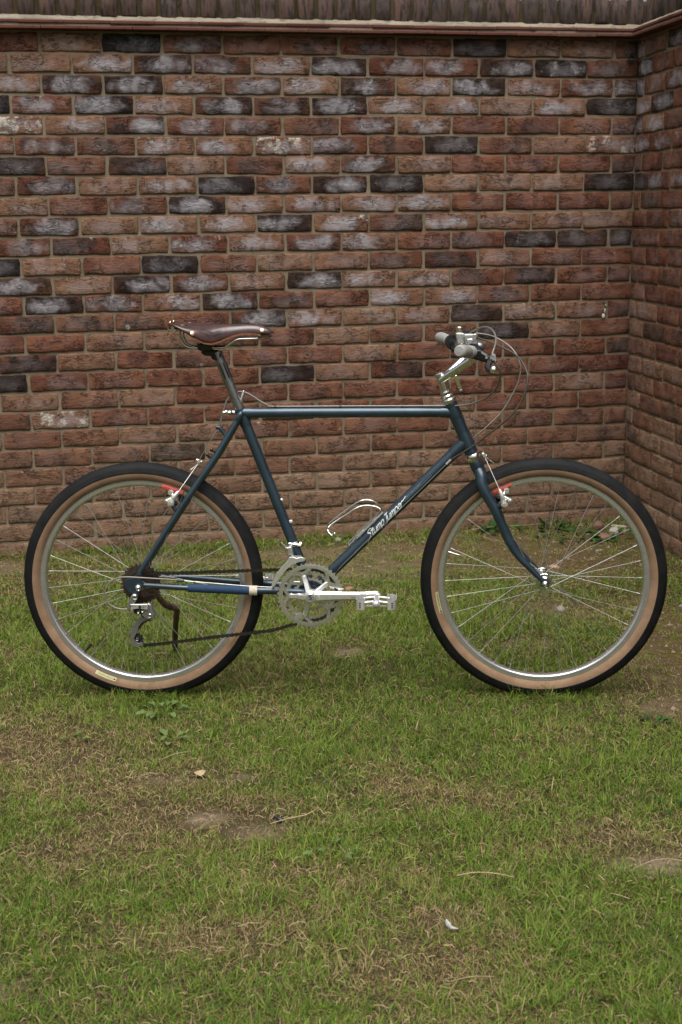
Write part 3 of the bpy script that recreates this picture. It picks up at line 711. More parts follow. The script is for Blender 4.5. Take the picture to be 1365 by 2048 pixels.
m = MB(); dd = (DT1 - BB).normalized(); m.cyl(V(.8516, .0205, .6790), V(.8516, .0205, .6790) - dd * .018, .0036, 10); m.cyl(V(.8516, .0205, .6790) - dd * .004, V(.8516, .0205, .6790) - dd * .007, .0046, 10); m.obj('cable_stop', SATIN, FRAME)
m = MB(); p0 = V(.8516, .0200, .6790) - dd * .018; m.tube([p0, p0 - dd * .2, p0 - dd * .40, BB + V(.01, .012, -.018), V(.44, .02, .292)], .0007, 6); m.tube([V(.44, .030, .324), V(.30, .046, .3340), V(.118, .060, .3528)], .0008, 6); m.obj('gear_wire', CABLE, FRAME)

# --- cord wrap on the drive-side chain stay
m = MB(); pts, rad = [], []
A, B_ = V(.1340, .0578, .3317), V(.3010, .0430, .3214)
n = 46
for i in range(n + 1):
    t = i / n; pts.append(A + (B_ - A) * t); rad.append((.0118 + .0012 * t) * (1.0 if i % 2 else .955))
m.tube(pts, rad, 20); m.obj('blue_cord_wrap', BLUEW, FRAME, label='dark blue cord wrapped round the chain stay')
m = MB(); C_ = V(.3225, .0412, .3203); pts, rad = [], []
for i in range(11): pts.append(B_ + (C_ - B_) * (i / 10)); rad.append(.0142 if i % 2 else .0131)
m.tube(pts, rad, 20); m.obj('cream_twine_wrap', TWINE, FRAME, label='band of cream twine finishing the cord wrap')

# --- lettering on the down tube
latv = V(0, 1, 0); upv = V(-dd.z, 0, dd.x)
def on_dt(base_x, z_off=0.0):
    s0 = (base_x - BB.x) / dd.x
    def fn(s, t, lift=.0006):
        r = .0156 + lift; a = t / .0156
        return BB + dd * (s0 + s) + latv * (r * math.cos(a)) + upv * (r * math.sin(a))
    return fn
STROKES = {
 'S': ([[(.98, 1.35), (.85, 1.62), (.55, 1.66), (.25, 1.42), (.30, 1.08), (.62, .86), (.74, .58), (.55, .2), (.1, -.25), (-.25, -.75)]], .86),
 't': ([[(.42, 1.45), (.22, .25), (.34, .02), (.55, .2)], [(-.02, 1.02), (.62, 1.16)]], .58),
 'u': ([[(.06, .95), (.04, .25), (.22, .02), (.48, .35), (.62, .98)], [(.62, .98), (.58, .15), (.74, .08)]], .78),
 'm': ([[(.0, .98), (.04, .0)], [(.05, .55), (.26, .98), (.36, .75), (.34, .05)], [(.36, .6), (.58, .98), (.70, .7), (.66, .05), (.8, .1)]], .86),
 'p': ([[(.06, 1.0), (-.06, -.62)], [(.04, .6), (.28, 1.02), (.55, .82), (.50, .3), (.22, .04), (.02, .2)]], .66),
 'J': ([[(.15, 1.52), (.85, 1.66)], [(.62, 1.6), (.52, .3), (.30, -.55), (.0, -.75), (-.2, -.45)]], .72),
 'e': ([[(.08, .5), (.42, .62), (.50, .88), (.28, 1.0), (.06, .72), (.08, .25), (.30, .02), (.62, .25)]], .62),
 'r': ([[(.04, .98), (.04, .0)], [(.05, .5), (.30, .96), (.62, .92), (1.25, 1.25)]], .9)}
def brush(fn, word, sx, sy, wd):
    m = MB(); x = 0
    for ch in word:
        st, adv = STROKES[ch]
        for q, pl in enumerate(st):
            P = [Vector(((x + a + .40 * b) * sx, (b - .45) * sy)) for a, b in pl]
            Q = []
            for i in range(len(P) - 1):
                p0, p1, p2, p3 = P[max(i - 1, 0)], P[i], P[i + 1], P[min(i + 2, len(P) - 1)]
                for k in range(5):
                    t = k / 5; Q.append(.5 * ((2 * p1) + (p2 - p0) * t + (2 * p0 - 5 * p1 + 4 * p2 - p3) * t * t + (3 * p1 - p0 - 3 * p2 + p3) * t ** 3))
            Q.append(P[-1]); vs = []
            for i, p in enumerate(Q):
                d = (Q[min(i + 1, len(Q) - 1)] - Q[max(i - 1, 0)]).normalized()
                nn = Vector((.78, .62)) * .65 + Vector((-d.y, d.x)) * .55 * (1 if (-d.y * .78 + d.x * .62) > 0 else -1)
                ww = wd * (.62 + .38 * math.sin(PI * min(1, i / (len(Q) - 1) * .8 + .15)))
                l = .0006 + .00005 * ((q + i) % 2)
                vs += [fn(p.x + nn.x * ww / 2, p.y + nn.y * ww / 2, l), fn(p.x - nn.x * ww / 2, p.y - nn.y * ww / 2, l)]
            m.add(vs, [(2 * i, 2 * i + 1, 2 * i + 3, 2 * i + 2) for i in range(len(Q) - 1)])
        x += adv
    return m
brush(on_dt(.6235), 'StumpJumper', .0172, .0116, .0025).obj('lettering', DECAL, FRAME)
fs = on_dt(.7290)
text_on(FRAME, 'SPECIALIZED', .0048, lambda x, y: tuple(fs(x, y + .0035)), .062, DECALG)
def pin(x0, x1, t):
    f = on_dt(x0); L = (x1 - x0) / dd.x; m = MB(); n = 12
    vs = [p for i in range(n + 1) for p in (f(L * i / n, t - .0003), f(L * i / n, t + .0003))]
    m.add(vs, [(2 * i, 2 * i + 1, 2 * i + 3, 2 * i + 2) for i in range(n)]); m.obj('pinstripe', DECALG, FRAME)
pin(.5870, .6300, -.0035); pin(.7270, .8000, .0005)
# head badge sliver on the front of the head tube
hd = (HT_T - HT_B).normalized(); hn = V(hd.z, 0, -hd.x)
m = MB(); vs = []
for i in range(9):
    t = .028 + .060 * i / 8; wv_ = .55 * math.sin(PI * i / 8) + .05
    for q in range(5):
        a = (q / 4 - .5) * 2 * wv_; vs.append(HT_B + hd * (t + .02) + .0191 * (math.cos(a) * hn + math.sin(a) * latv))
m.add(vs, [(i * 5 + q, i * 5 + q + 1, i * 5 + q + 6, i * 5 + q + 5) for i in range(8) for q in range(4)]); m.obj('head_badge', SATIN, FRAME)

# --- fork
FORK = empty('fork', BIKE)
m = MB(); m.tube([HT_B - hd * .020, HT_B - hd * .024, HT_B - hd * .044, HT_B - hd * .048, HT_B - hd * .062], [.0165, .0180, .0185, .0172, .0165], 24); m.obj('fork_crown', PAINT, FORK)
for s in (1, -1):
    P = [HT_B - hd * .046 + V(0, .026 * s, 0), HT_B - hd * .064 + V(0, .034 * s, 0), V(.9370, .041 * s, .6053), V(.9736, .045 * s, .5377), V(1.0047, .0465 * s, .4654), V(1.0330, .048 * s, .4200), V(1.0636, .049 * s, .3875), V(1.0990, .050 * s, .3520)]
    m = MB(); m.tube(P, [.0125, .0150, .0148, .0138, .0120, .0100, .0085, .0070], 18, 4); m.obj('fork_blade', PAINT, FORK)
    m = MB(); c = AX_F
    m.prism([(c[0] - .013, c[1] + .013), (c[0] - .005, c[1] + .016), (c[0] + .007, c[1] + .012), (c[0] + .013, c[1] + .003), (c[0] + .010, c[1] - .009), (c[0] - .002, c[1] - .013), (c[0] - .012, c[1] - .006)], .0505 * s - .0025, .0505 * s + .0025); m.obj('dropout', PAINT, FORK, .0008)
    m = MB(); m.cyl(V(.9800, .046 * s, .5560), V(.9960, .060 * s, .5640), .0078, 14); m.obj('brake_boss', PAINT, FORK)
m = MB(); m.tube([HT_B - hd * .003, HT_B - hd * .006, HT_B - hd * .012, HT_B - hd * .016, HT_B - hd * .022], [.0182, .0200, .0212, .0195, .0178], 26); m.obj('headset_cup', CHROME, FORK)
m = MB(); m.tube([HT_T + hd * .001, HT_T + hd * .004, HT_T + hd * .010, HT_T + hd * .013, HT_T + hd * .014, HT_T + hd * .020, HT_T + hd * .021, HT_T + hd * .025], [.0178, .0196, .0205, .0190, .0172, .0182, .0190, .0165], 26); m.tube([HT_T + hd * .025, HT_T + hd * .032], [.0175, .0175], 6); m.tube([HT_T + hd * .032, HT_T + hd * .036], [.0150, .0138], 24); m.obj('headset_cup', CHROME, FORK)

# --- stem and handlebar
STEM = empty('stem', BIKE)
Q0, Q1 = HT_T + hd * .033, V(.8215, 0, .9010)
m = MB(); m.tube([Q0, along(Q0, Q1, .03), Q1], [.0111, .0118, .0125], 22); m.obj('quill', CHROME, STEM)
m = MB(); m.tube([Q1, Q1 + hd * .007, Q1 + hd * .009], [.0128, .0128, .0105], 22); m.tube([Q1 + hd * .009, Q1 + hd * .0125], [.0062, .0056], 6); m.obj('stem_bolt', CHROME, STEM)
for s in (1, -1):
    m = MB(); e = V(.9030, .060, .9490) if s > 0 else V(.8990, -.060, .9530)
    m.tube([V(.8240, .004 * s, .8900), V(.8420, .014 * s, .9040), e], [.0098, .0108, .0108], 18); m.obj('strut', CHROME, STEM)
BAR = empty('handlebar', BIKE)
BP = [V(.8265, -.345, .9816), V(.8592, -.22, .9779), V(.8830, -.13, .9660), V(.8990, -.062, .9545), V(.9030, 0, .9515), V(.9050, .060, .9510), V(.9060, .13, .9650), V(.8960, .22, .9818), V(.8600, .345, .9933)]
MB().tube(BP, .0112, 18, 6).obj('bar', CHROME, BAR)
def grip(a, b, lab):
    d = (b - a); m = MB(); P, R = [], []
    prof = [(0, .0135), (.03, .0155), (.07, .0155), (.09, .0132), (.12, .0132), (.14, .0157), (.18, .0157), (.20, .0134), (.23, .0134), (.25, .0159), (.29, .0159), (.31, .0136), (.34, .0138), (.45, .0158), (.7, .0166), (.9, .0164), (.96, .0150), (.99, .0115), (1.0, .0065)]
    for t, r in prof: P.append(a + d * t); R.append(r)
    m.tube(P, R, 24); m.obj('grip', GRIPM, BAR, label=lab)
grip(V(.8955, .228, .9825), V(.8620, .346, .9934), 'grey ribbed grip nearest the camera'); grip(V(.8585, -.215, .9785), V(.8255, -.350, .9818), 'grey grip on the far side')
m = MB(); m.tube([V(.862, -.195, .9765), V(.8592, -.216, .9779)], .0215, 20); m.tube([V(.866, -.188, .968), V(.868, -.180, .955)], .012, 12); m.obj('collar', BLACKP, BAR)
# shifters
SH = empty('thumb_shifter', BIKE)
m = MB(); m.prism([(.8660, 1.0080), (.8890, 1.0080), (.8905, .9780), (.8700, .9770)], -.160, -.118); m.obj('clamp', SATIN, SH, .003); m = MB(); m.prism([(.8880, 1.0060), (.9230, 1.0072), (.9225, .9850), (.9080, .9800), (.8900, .9800)], -.140, -.095); m.obj('body', SATIN, SH, .003)
m = MB(); m.cyl(V(.8765, -.140, 1.006), V(.8765, -.140, 1.0215), .0095, 16); m.cyl(V(.8765, -.140, 1.0215), V(.8765, -.140, 1.0240), .0118, 16); m.cyl(V(.912, -.12, 1.005), V(.912, -.12, 1.0125), .006, 12); m.obj('bolt', CHROME, SH, .0008)
m = MB(); m.tube([V(.888, -.14, 1.0105), V(.904, -.125, 1.0095), V(.914, -.11, 1.008)], [.0032, .003, .0045], 10); m.tube([V(.921, -.105, .9955), V(.930, -.10, .9948)], .0035, 10); m.obj('lever', BLACKP, SH)
SH2 = empty('thumb_shifter', BIKE)
m = MB(); m.ball((.9150, .165, .9905), .0185, 16, 10, (1.0, .75, .72)); m.tube([V(.896, .165, .988), V(.914, .165, .999)], [.010, .013], 14); m.obj('body', POSTMET, SH2)
m = MB(); m.tube([V(.901, .185, .9810), V(.905, .172, .9800)], .0195, 20); m.obj('clamp', BLACKP, SH2)
m = MB(); m.prism([(.8890, 1.003), (.9060, 1.005), (.9090, .985), (.8900, .983)], .02, .055); m.obj('clamp', SATIN, SH2, .003)
# brake levers
def lever(k, s):
    L = empty('brake_lever', BIKE)
    lat = .19 if s > 0 else -.19; dx = 0 if s > 0 else -.036; dz = 0 if s > 0 else -.004
    pp = [(.9060, .9845), (.9160, .9870), (.9280, .9810), (.9420, .9700), (.9520, .9690), (.9545, .9560), (.9440, .9500), (.9321, .9535), (.9180, .9570), (.9080, .9600), (.8980, .9640), (.8960, .9760)]
    m = MB(); m.prism([(x + dx, z + dz) for x, z in pp], lat - .010, lat + .010); m.obj('perch', BLACKM, L, .004)
    m = MB(); m.tube([V(.9440 + dx, lat + .003 * s, .9620 + dz), V(.9400 + dx, lat + .02 * s, .9520 + dz), V(.9345 + dx, lat + .05 * s, .9460 + dz), V(.9355 + dx, lat + .09 * s, .9400 + dz), V(.9440 + dx, lat + .125 * s, .9450 + dz)], [.0085, .0078, .0072, .0068, .0070], 14, 5, flat=.8); m.obj('blade', BLACKM, L)
    m = MB(); m.ball((.9452 + dx, lat + .13 * s, .9460 + dz), .0098, 14, 10); m.obj('blade_tip', CHROME, L)
    m = MB(); m.cyl(V(.9490 + dx, lat + .006, .9680 + dz), V(.9520 + dx, lat + .010, .9725 + dz), .0058, 12); m.cyl(V(.952 + dx, lat, .957 + dz), V(.957 + dx, lat + .004, .953 + dz), .0058, 12); m.box((.928 + dx, lat + .0085, .9755 + dz), (.016, .006, .0055), Matrix.Rotation(.55, 3, 'Y').to_euler()); m.cyl(V(.934 + dx, lat + .009, .966 + dz), V(.934 + dx, lat + .0125, .966 + dz), .0035, 10); m.cyl(V(.9505 + dx, lat + .004, .9655 + dz), V(.9505 + dx, lat + .0125, .9655 + dz), .0075, 14)
    m.obj('adjuster', SATIN, L)
lever(0, 1); lever(1, -1)
# cables
def path(name, mat, pts, r, lab=None, seg=10): return MB().tube([V(*p) for p in pts], r, seg, 5).obj(name, mat, BIKE, label=lab)
path('brake_cable', HOUSE, [(.9469, .2, .9716), (.9549, .18, .9904), (.9601, .15, 1.0062), (.958, .1, 1.0224), (.9496, .05, 1.0305), (.9385, 0, 1.0307), (.9257, -.05, 1.0248), (.9114, -.1, 1.013), (.895, -.13, .998)], .0025, 'grey housing looping over the handlebar')
path('brake_cable', HOUSE, [(.954, .2, .9560), (.9662, .19, .936), (.9714, .17, .9198), (.9692, .14, .8963), (.9596, .1, .8714), (.9422, .06, .8497), (.9185, .035, .8357), (.8939, .025, .8275), (.8688, .016, .8238), (.8385, .010, .8226), (.70, .004, .8222), (.5526, .003, .8222), (.3765, .003, .8222), (.3560, .003, .8270), (.3371, .002, .8372), (.3089, .0, .8552), (.293, -.001, .8613), (.2780, -.001, .8618), (.266, -.001, .8572), (.2476, 0, .8394), (.238, 0, .8144), (.232, 0, .7929), (.2262, 0, .7720)], .0025, 'grey housing running along the top tube to the rear brake')
path('gear_cable', HOUSE, [(.9204, -.1, 1.0078), (.9489, -.1, 1.0042), (.9774, -.1, .9945), (1.0072, -.08, .9764), (1.0266, -.06, .9546), (1.0369, -.05, .9298), (1.0388, -.05, .9093), (1.0321, -.05, .8759), (1.0146, -.05, .8399), (.9892, -.045, .7992), (.9479, -.035, .7591), (.9081, -.03, .7266), (.8750, -.026, .6990)], .0022, 'thin housing passing behind the head tube')
path('gear_cable', HOUSED, [(.9257, -.1, .9956), (.9583, -.08, .9857), (.9855, -.06, .9741), (1.0219, -.03, .9557), (1.0414, 0, .934), (1.052, .02, .9054), (1.0499, .03, .8762), (1.0388, .035, .844), (1.0188, .04, .8118), (.9891, .04, .7815), (.9445, .035, .7453), (.9095, .03, .7171), (.8769, .0255, .6959), (.8516, .0215, .6790)], .0025, 'dark housing arching down to the down tube')
path('gear_cable', HOUSE, [(.1147, .062, .3536), (.0608, .078, .3615), (.0068, .086, .3669), (-.0294, .087, .3687), (-.0549, .086, .3649), (-.0773, .085, .3501), (-.0901, .085, .3241), (-.0867, .085, .3019), (-.0728, .085, .287), (-.0513, .085, .2786), (-.0277, .085, .2779)], .0024, 'loop of housing behind the rear derailleur')
m = MB(); m.cyl(V(.105, .064, .3545), V(.125, .0605, .3526), .0036, 10); m.obj('cable_stop', PAINT, FRAME)

# --- brakes
def canti(rear):
    K = empty('cantilever_brake', BIKE)
    for s in (1, -1):
        if rear:
            pad = [(.0627, .6100), (.0726, .6108), (.1000, .6015), (.1227, .5908), (.1240, .5830), (.1060, .5870), (.0875, .5935), (.0638, .6030)]
            P = dict(piv=(.0965, .0, .5690), top=(.1165, .0, .5985), mid=(.1035, .0, .5830), bolt=(.0950, .0, .5960), end=(.0860, 0, .5755))
        else:
            pad = [(.9626, .5910), (.9850, .6020), (1.0064, .6115), (1.0139, .6130), (1.0150, .6075), (.9983, .5985), (.9800, .5880), (.9669, .5825)]
            P = dict(piv=(.9925, .0, .5650), top=(.9795, .0, .6030), mid=(.9870, .0, .5850), bolt=(.9985, .0, .6000), end=(1.0070, 0, .5760))
        p = {k: V(x, 0, z) for k, (x, _, z) in P.items()}
        L = lambda q, l: V(q.x, l * s, q.z)
        m = MB(); m.prism(pad, .0145 * s, .0245 * s); m.obj('brake_pad', REDPAD, K, .002)
        m = MB(); m.tube([L(p['piv'], .056), L(p['mid'], .060), L(p['top'], .056)], [.0085, .0068, .0042], 14, 3, flat=.8)
        m.cyl(L(p['piv'], .048), L(p['piv'], .068), .0088, 16); m.cyl(L(p['piv'], .068), L(p['piv'], .073), .0052, 6)
        m.tube([L(p['mid'], .058), L(p['bolt'], .050)], .0052, 12); m.cyl(L(p['bolt'], .026), L(p['bolt'], .062), .0038, 10); m.cyl(L(p['bolt'], .046), L(p['bolt'], .052), .0075, 14); m.cyl(L(p['bolt'], .058), L(p['bolt'], .064), .0058, 6)
        m.tube([L(p['mid'], .058), L(p['end'], .060)], [.006, .005], 12); m.cyl(L(p['end'], .054), L(p['end'], .067), .0060, 14); m.ball(tuple(L(p['end'], .066)), .0048, 10, 6)
        m.obj('arm', ALLOY, K)
        m = MB(); m.box(tuple(L(p['mid'], .050)), (.012, .010, .020), Matrix.Rotation(.6 if rear else -.5, 3, 'Y').to_euler()); m.obj('spring', BLACKP, K, .001)
    c = V(.1668, 0, .6735) if rear else V(.9412, 0, .6885)
    m = MB()
    for s in (1, -1): m.tube([c - V(0, 0, .003), V(.1165, .056 * s, .5985) if rear else V(.9795, .056 * s, .6030)], .0009, 6)
    m.obj('straddle_wire', CABLE, K)
    m = MB(); m.cyl(c + V(-.006, -.003, .002), c + V(.006, -.003, -.003), .0038, 10); m.cyl(c + V(0, -.006, 0), c + V(0, .008, 0), .0048, 10); m.cyl(c + V(-.007, .003, .004), c + V(-.002, .003, .002), .0042, 10)
    m.obj('straddle_carrier', ALLOY, K)
    m = MB()
    if rear:
        m.tube([V(.2262, 0, .772), c + V(0, 0, .003)], .0009, 6); m.tube([V(.098, .058, .5698), V(.0661, .058, .5216)], .0010, 6); m.cyl(V(.0685, .058, .5252), V(.0655, .058, .5206), .0016, 8); m.tube([c, V(.158, 0, .662), V(.150, .002, .655), V(.143, .004, .650)], .0011, 6)
    else:
        m.tube([V(.8793, 0, .8562), c + V(0, 0, .003)], .0009, 6); m.tube([c, V(.950, 0, .6790), V(.9587, 0, .6717), V(.9677, 0, .6650)], .0010, 6); m.cyl(V(.945, .001, .6830), V(.951, .001, .6775), .0022, 8); m.cyl(V(.957, .001, .6730), V(.960, .001, .6706), .0022, 8)
    m.obj('brake_wire', CABLE, K)
canti(True); canti(False)
m = MB(); m.prism([(.8549, .9022), (.8663, .9046), (.8805, .8690), (.8729, .8652)], -.006, .006); m.cyl(V(.8770, 0, .8665), V(.8790, 0, .8590), .0048, 12); m.obj('cable_hanger', CHROME, STEM, .0015)
m = MB(); m.cyl(V(.8790, 0, .8590), V(.8802, 0, .8545), .0030, 10); m.obj('cable_ferrule', BLACKP, STEM)

# --- seat post and saddle
POST = empty('seatpost', BIKE)
S0, S1 = ST_T - (ST_T - BB).normalized() * .03, V(.2235, 0, .9690)
pd = (S1 - S0).normalized()
m = MB(); m.tube([S0, S0 + pd * .055, S0 + pd * .056, S1], .0133, 24); m.obj('post', POSTMET, POST)
m = MB(); pn = V(pd.z, 0, -pd.x)
for a in (-.25, .55, 1.3):
    c, s_ = math.cos(a), math.sin(a); n = latv * c + pn * s_
    b0, b1 = S1 - pd * .078 + n * .0130, S1 - pd * .030 + n * .0130
    m.tube([b0, b0 + pd * .004, b1 - pd * .004, b1], [.0006, .0020, .0020, .0006], 8, flat=1)
m.obj('flute', BLACKM, POST)
m = MB(); m.prism([(.1860, .9740), (.2100, .9755), (.2268, .9745), (.2372, .9602), (.2360, .9515), (.2250, .9460), (.2120, .9505), (.2090, .9590), (.1925, .9605), (.1810, .9690)], -.0125, .0125); m.obj('post_head', BLACKM, POST, .003)
m = MB(); m.prism([(.1745, .9925), (.1900, .9950), (.2130, .9900), (.2150, .9830), (.2130, .9745), (.1900, .9735), (.1765, .9770)], -.030, .030); m.obj('clamp', simple('bronze_black_clamp', (.030, .030, .022), .32, .7), POST, .003)
SAD = empty('saddle', BIKE)
SX = [.1035, .108, .115, .125, .14, .155, .17, .185, .20, .21, .22, .23, .24, .25, .26, .275, .29, .31, .33, .345, .360, .371, .3785]
def sad(x):
    zt = np.interp(x, [.1035, .115, .13, .15, .1764, .22, .278, .31, .33, .345, .360, .371, .3785], [1.0478, 1.0498, 1.0488, 1.0470, 1.0458, 1.0440, 1.0435, 1.0440, 1.0428, 1.0398, 1.0345, 1.0285, 1.0220])
    wd = np.interp(x, [.1035, .108, .115, .125, .14, .155, .17, .185, .20, .22, .24, .26, .28, .30, .33, .345, .360, .371, .3785], [.060, .067, .072, .076, .079, .079, .077, .073, .067, .056, .044, .034, .0275, .024, .0215, .0205, .0185, .0145, .008])
    zb = np.interp(x, [.1035, .115, .127, .14, .1532, .17, .1817, .19, .2005, .2184, .2387, .2575, .27, .2849, .3142, .3479, .371, .3785], [1.0470, 1.0455, 1.0420, 1.0335, 1.0255, 1.0150, 1.0085, 1.0020, .9958, .9925, .9970, 1.0050, 1.0100, 1.0145, 1.0175, 1.0168, 1.0180, 1.0200])
    return float(zt), float(wd), float(zb)
NA = 14
def sad_pt(x, t, k=0.0):
    """t -1..1 across; k = outward offset"""
    zt, wd, zb = sad(x); th = abs(t) * PI / 2
    flat = float(np.interp(x, [.12, .22, .30], [.55, .75, .80]))
    y = (wd + k) * math.sin(th) ** .80 * (1 + .0 * t); z = zb + (zt + k - zb) * (math.cos(th) ** flat if th < PI / 2 - 1e-6 else 0)
    dip = -.006 * math.exp(-(t / .35) ** 2) * math.exp(-((x - .118) / .03) ** 2)
    return (x, y * (1 if t > 0 else -1), z + dip)
m = MB(); ts = [-1 + 2 * i / (2 * NA) for i in range(2 * NA + 1)]
XS = np.interp(np.linspace(0, len(SX) - 1, 56), range(len(SX)), SX)
vs = [sad_pt(x, t) for x in XS for t in ts]; W_ = len(ts)
m.add(vs, [(i * W_ + k, i * W_ + k + 1, (i + 1) * W_ + k + 1, (i + 1) * W_ + k) for i in range(len(XS) - 1) for k in range(W_ - 1)])
o = m.obj('leather_top', LEATHER, SAD); md = o.modifiers.new('thickness', 'SOLIDIFY'); md.thickness = .0042; md.offset = -1
m = MB()
for s in (1, -1):   # bevelled raw edge along the skirt
    xs = np.linspace(.176, .345, 44); vs = []
    for x in xs:
        zt, wd, zb = sad(x); hgt = .0058 * math.sin(PI * min(1, max(0, (x - .176) / .169))) ** .45
        for q in range(4):
            z = zb - .0008 + hgt * q / 3; f = (z - zb) / (zt - zb)
            th = math.acos(max(0, min(1, f)) ** (1 / float(np.interp(x, [.12, .22, .30], [.55, .75, .80]))))
            vs.append((x, s * ((wd + .0012) * math.sin(th) ** .8), z))
    m.add(vs, [(i * 4 + q, i * 4 + q + 1, i * 4 + q + 5, i * 4 + q + 4) for i in range(43) for q in range(3)])
o = m.obj('leather_edge', EDGE, SAD)
def on_skirt(x, z, k):
    zt, wd, zb = sad(x); f = max(0, min(1, (z - zb) / (zt - zb)))
    th = math.acos(f ** (1 / float(np.interp(x, [.12, .22, .30], [.55, .75, .80]))))
    return V(x, (wd + k) * math.sin(th) ** .8, z)
for s in (1, -1):
    for x, z, r in ((.1432, 1.0448, .0064), (.1719, 1.0235, .0066), (.3493, 1.0272, .0062)):
        p = on_skirt(x, z, 0); q = on_skirt(x + .004, z, 0); w_ = on_skirt(x, z + .004, 0)
        n = (w_ - p).cross(q - p).normalized(); n = n if n.y > 0 else -n
        p.y *= s; n.y *= s
        m = MB(); m.tube([p - n * .002, p + n * .0008, p + n * .0018, p + n * .0022], [r, r, r * .75, r * .2], 18); m.obj('rivet', COPPER, SAD)
for l in (.02, -.03):
    m = MB(); m.tube([V(.1045, l, 1.0485), V(.1030, l, 1.0490)], .006, 14); m.obj('rivet', COPPER, SAD)
# stamped emblem: thin pressed lines
m = MB()
def press(pts):
    P = [on_skirt(x, z, .0004) for x, z in pts]; m.tube(P, .00055, 6, 4)
press([(.2110, 1.0185), (.1925, 1.0268), (.1900, 1.0300), (.1925, 1.0325), (.1990, 1.0318), (.2120, 1.0268), (.2200, 1.0235)])
press([(.2200, 1.0235), (.2290, 1.0262), (.2420, 1.0282), (.2440, 1.0255), (.2380, 1.0205), (.2300, 1.0180), (.2230, 1.0170)])
press([(.2060, 1.0180), (.2120, 1.0150), (.2150, 1.0110), (.2180, 1.0078)]); press([(.2140, 1.0195), (.2230, 1.0140), (.2290, 1.0150)]); press([(.2160, 1.0240), (.2190, 1.0200), (.2250, 1.0225), (.2230, 1.0180)]); press([(.2290, 1.0235), (.2310, 1.0195), (.2360, 1.0240)])
m.obj('emblem', simple('pressed_line', (.016, .008, .009), .6), SAD)
for s in (1, -1):
    m = MB(); m.tube([V(.118, .030 * s, 1.033), V(.1294, .024 * s, 1.0290), V(.1308, .022 * s, 1.0072), V(.1417, .022 * s, .9892), V(.1596, .022 * s, .9822), V(.1744, .022 * s, .9823), V(.2140, .022 * s, .9827), V(.2456, .022 * s, .9825), V(.2548, .022 * s, .9873), V(.2823, .021 * s, 1.0034), V(.3139, .018 * s, 1.0048), V(.3387, .012 * s, 1.0057)], .0034, 12, 5); m.obj('rail', simple('olive_chrome_rail', (.55, .54, .50), .14, 1.0, .04), SAD)
m = MB(); m.cyl(V(.1075, .048, 1.0325), V(.1035, .050, 1.0320), .0078, 18); m.cyl(V(.1075, .048, 1.0325), V(.122, .040, 1.034), .0035, 10); m.cyl(V(.1075, -.048, 1.0325), V(.1035, -.05, 1.032), .0078, 18); m.cyl(V(.116, -.055, 1.036), V(.116, .055, 1.036), .0042, 12); m.obj('bag_loop', CHROME, SAD)
m = MB(); m.box((.3545, 0, 1.0115), (.020, .018, .0085)); m.cyl(V(.3660, 0, 1.0155), V(.3660, 0, 1.0080), .0045, 12); m.cyl(V(.336, -.012, 1.0057), V(.336, .016, 1.0057), .0055, 14); m.cyl(V(.344, 0, 1.010), V(.372, 0, 1.012), .003, 10); m.obj('nose_bracket', simple('olive_steel', (.16, .16, .11), .4, .8), SAD, .001)

# --- drive train
CS = empty('crankset', BIKE); CC = (.4700, .3085)
RINGM = simple('chainring_alloy', (0.72, 0.71, 0.66), 0.25, 0.86, 0.06, 90, rvar=0.08)
def chainring(lat, rt, teeth, inner, th, bolts, phase):
    m = MB(); h = th / 2
    m.ring(CC, [(inner, lat + h), (rt - .0085, lat + h), (rt - .005, lat + h * .7), (rt - .005, lat - h * .7), (rt - .0085, lat - h), (inner, lat - h)], 120)
    for k in range(teeth):
        a = 2 * PI * (k + .5) / teeth; c, s_ = math.cos(a), math.sin(a)
        def pt(R, w, l): return (CC[0] + R * c - w * s_, l, CC[1] + R * s_ + w * c)
        w0, w1 = .0042, .0014
        vs = [pt(rt - .006, -w0, lat - h * .65), pt(rt - .006, w0, lat - h * .65), pt(rt, w1, lat - h * .4), pt(rt, -w1, lat - h * .4), pt(rt - .006, -w0, lat + h * .65), pt(rt - .006, w0, lat + h * .65), pt(rt, w1, lat + h * .4), pt(rt, -w1, lat + h * .4)]
        m.add(vs, [(3, 2, 1, 0), (4, 5, 6, 7), (0, 1, 5, 4), (1, 2, 6, 5), (2, 3, 7, 6), (3, 0, 4, 7)])
    if bolts:
        R = bolts
        for k in range(5):
            a = math.radians(109 - 72 * k); bx, bz = CC[0] + R * math.cos(a), CC[1] + R * math.sin(a)
            m.ring((bx, bz), [(.0035, lat + h * .9), (.0082, lat + h * .9), (.0082, lat - h * .9), (.0035, lat - h * .9)], 24)
            for sg in (1, -1):
                P = []
                for q in range(7):
                    t = q / 6; aa = a + sg * math.radians(2.5 + 17 * t ** 1.15); rr_ = R + .004 + (inner + .0015 - R - .004) * t ** .85
                    P.append(V(CC[0] + rr_ * math.cos(aa), 0, CC[1] + rr_ * math.sin(aa)))
                vs = []
                for q, p in enumerate(P):
                    d = (P[min(q + 1, 6)] - P[max(q - 1, 0)]).normalized(); nn = V(-d.z, 0, d.x) * (.0040 + .0016 * abs(q / 6 - .35))
                    for l in (lat + h * .8, lat - h * .8): vs += [(p.x + nn.x, l, p.z + nn.z), (p.x - nn.x, l, p.z - nn.z)]
                fs = []
                for q in range(6):
                    a_, b_ = q * 4, q * 4 + 4
                    fs += [(a_, a_ + 1, b_ + 1, b_), (a_ + 3, a_ + 2, b_ + 2, b_ + 3), (a_, b_, b_ + 2, a_ + 2), (a_ + 1, a_ + 3, b_ + 3, b_ + 1)]
                m.add(vs, fs)
    return m.obj('chainring', RINGM, CS)
chainring(.0480, .0925, 46, .0765, .0036, .055, 0)
chainring(.0400, .0740, 36, .0600, .0034, .0545, 0)
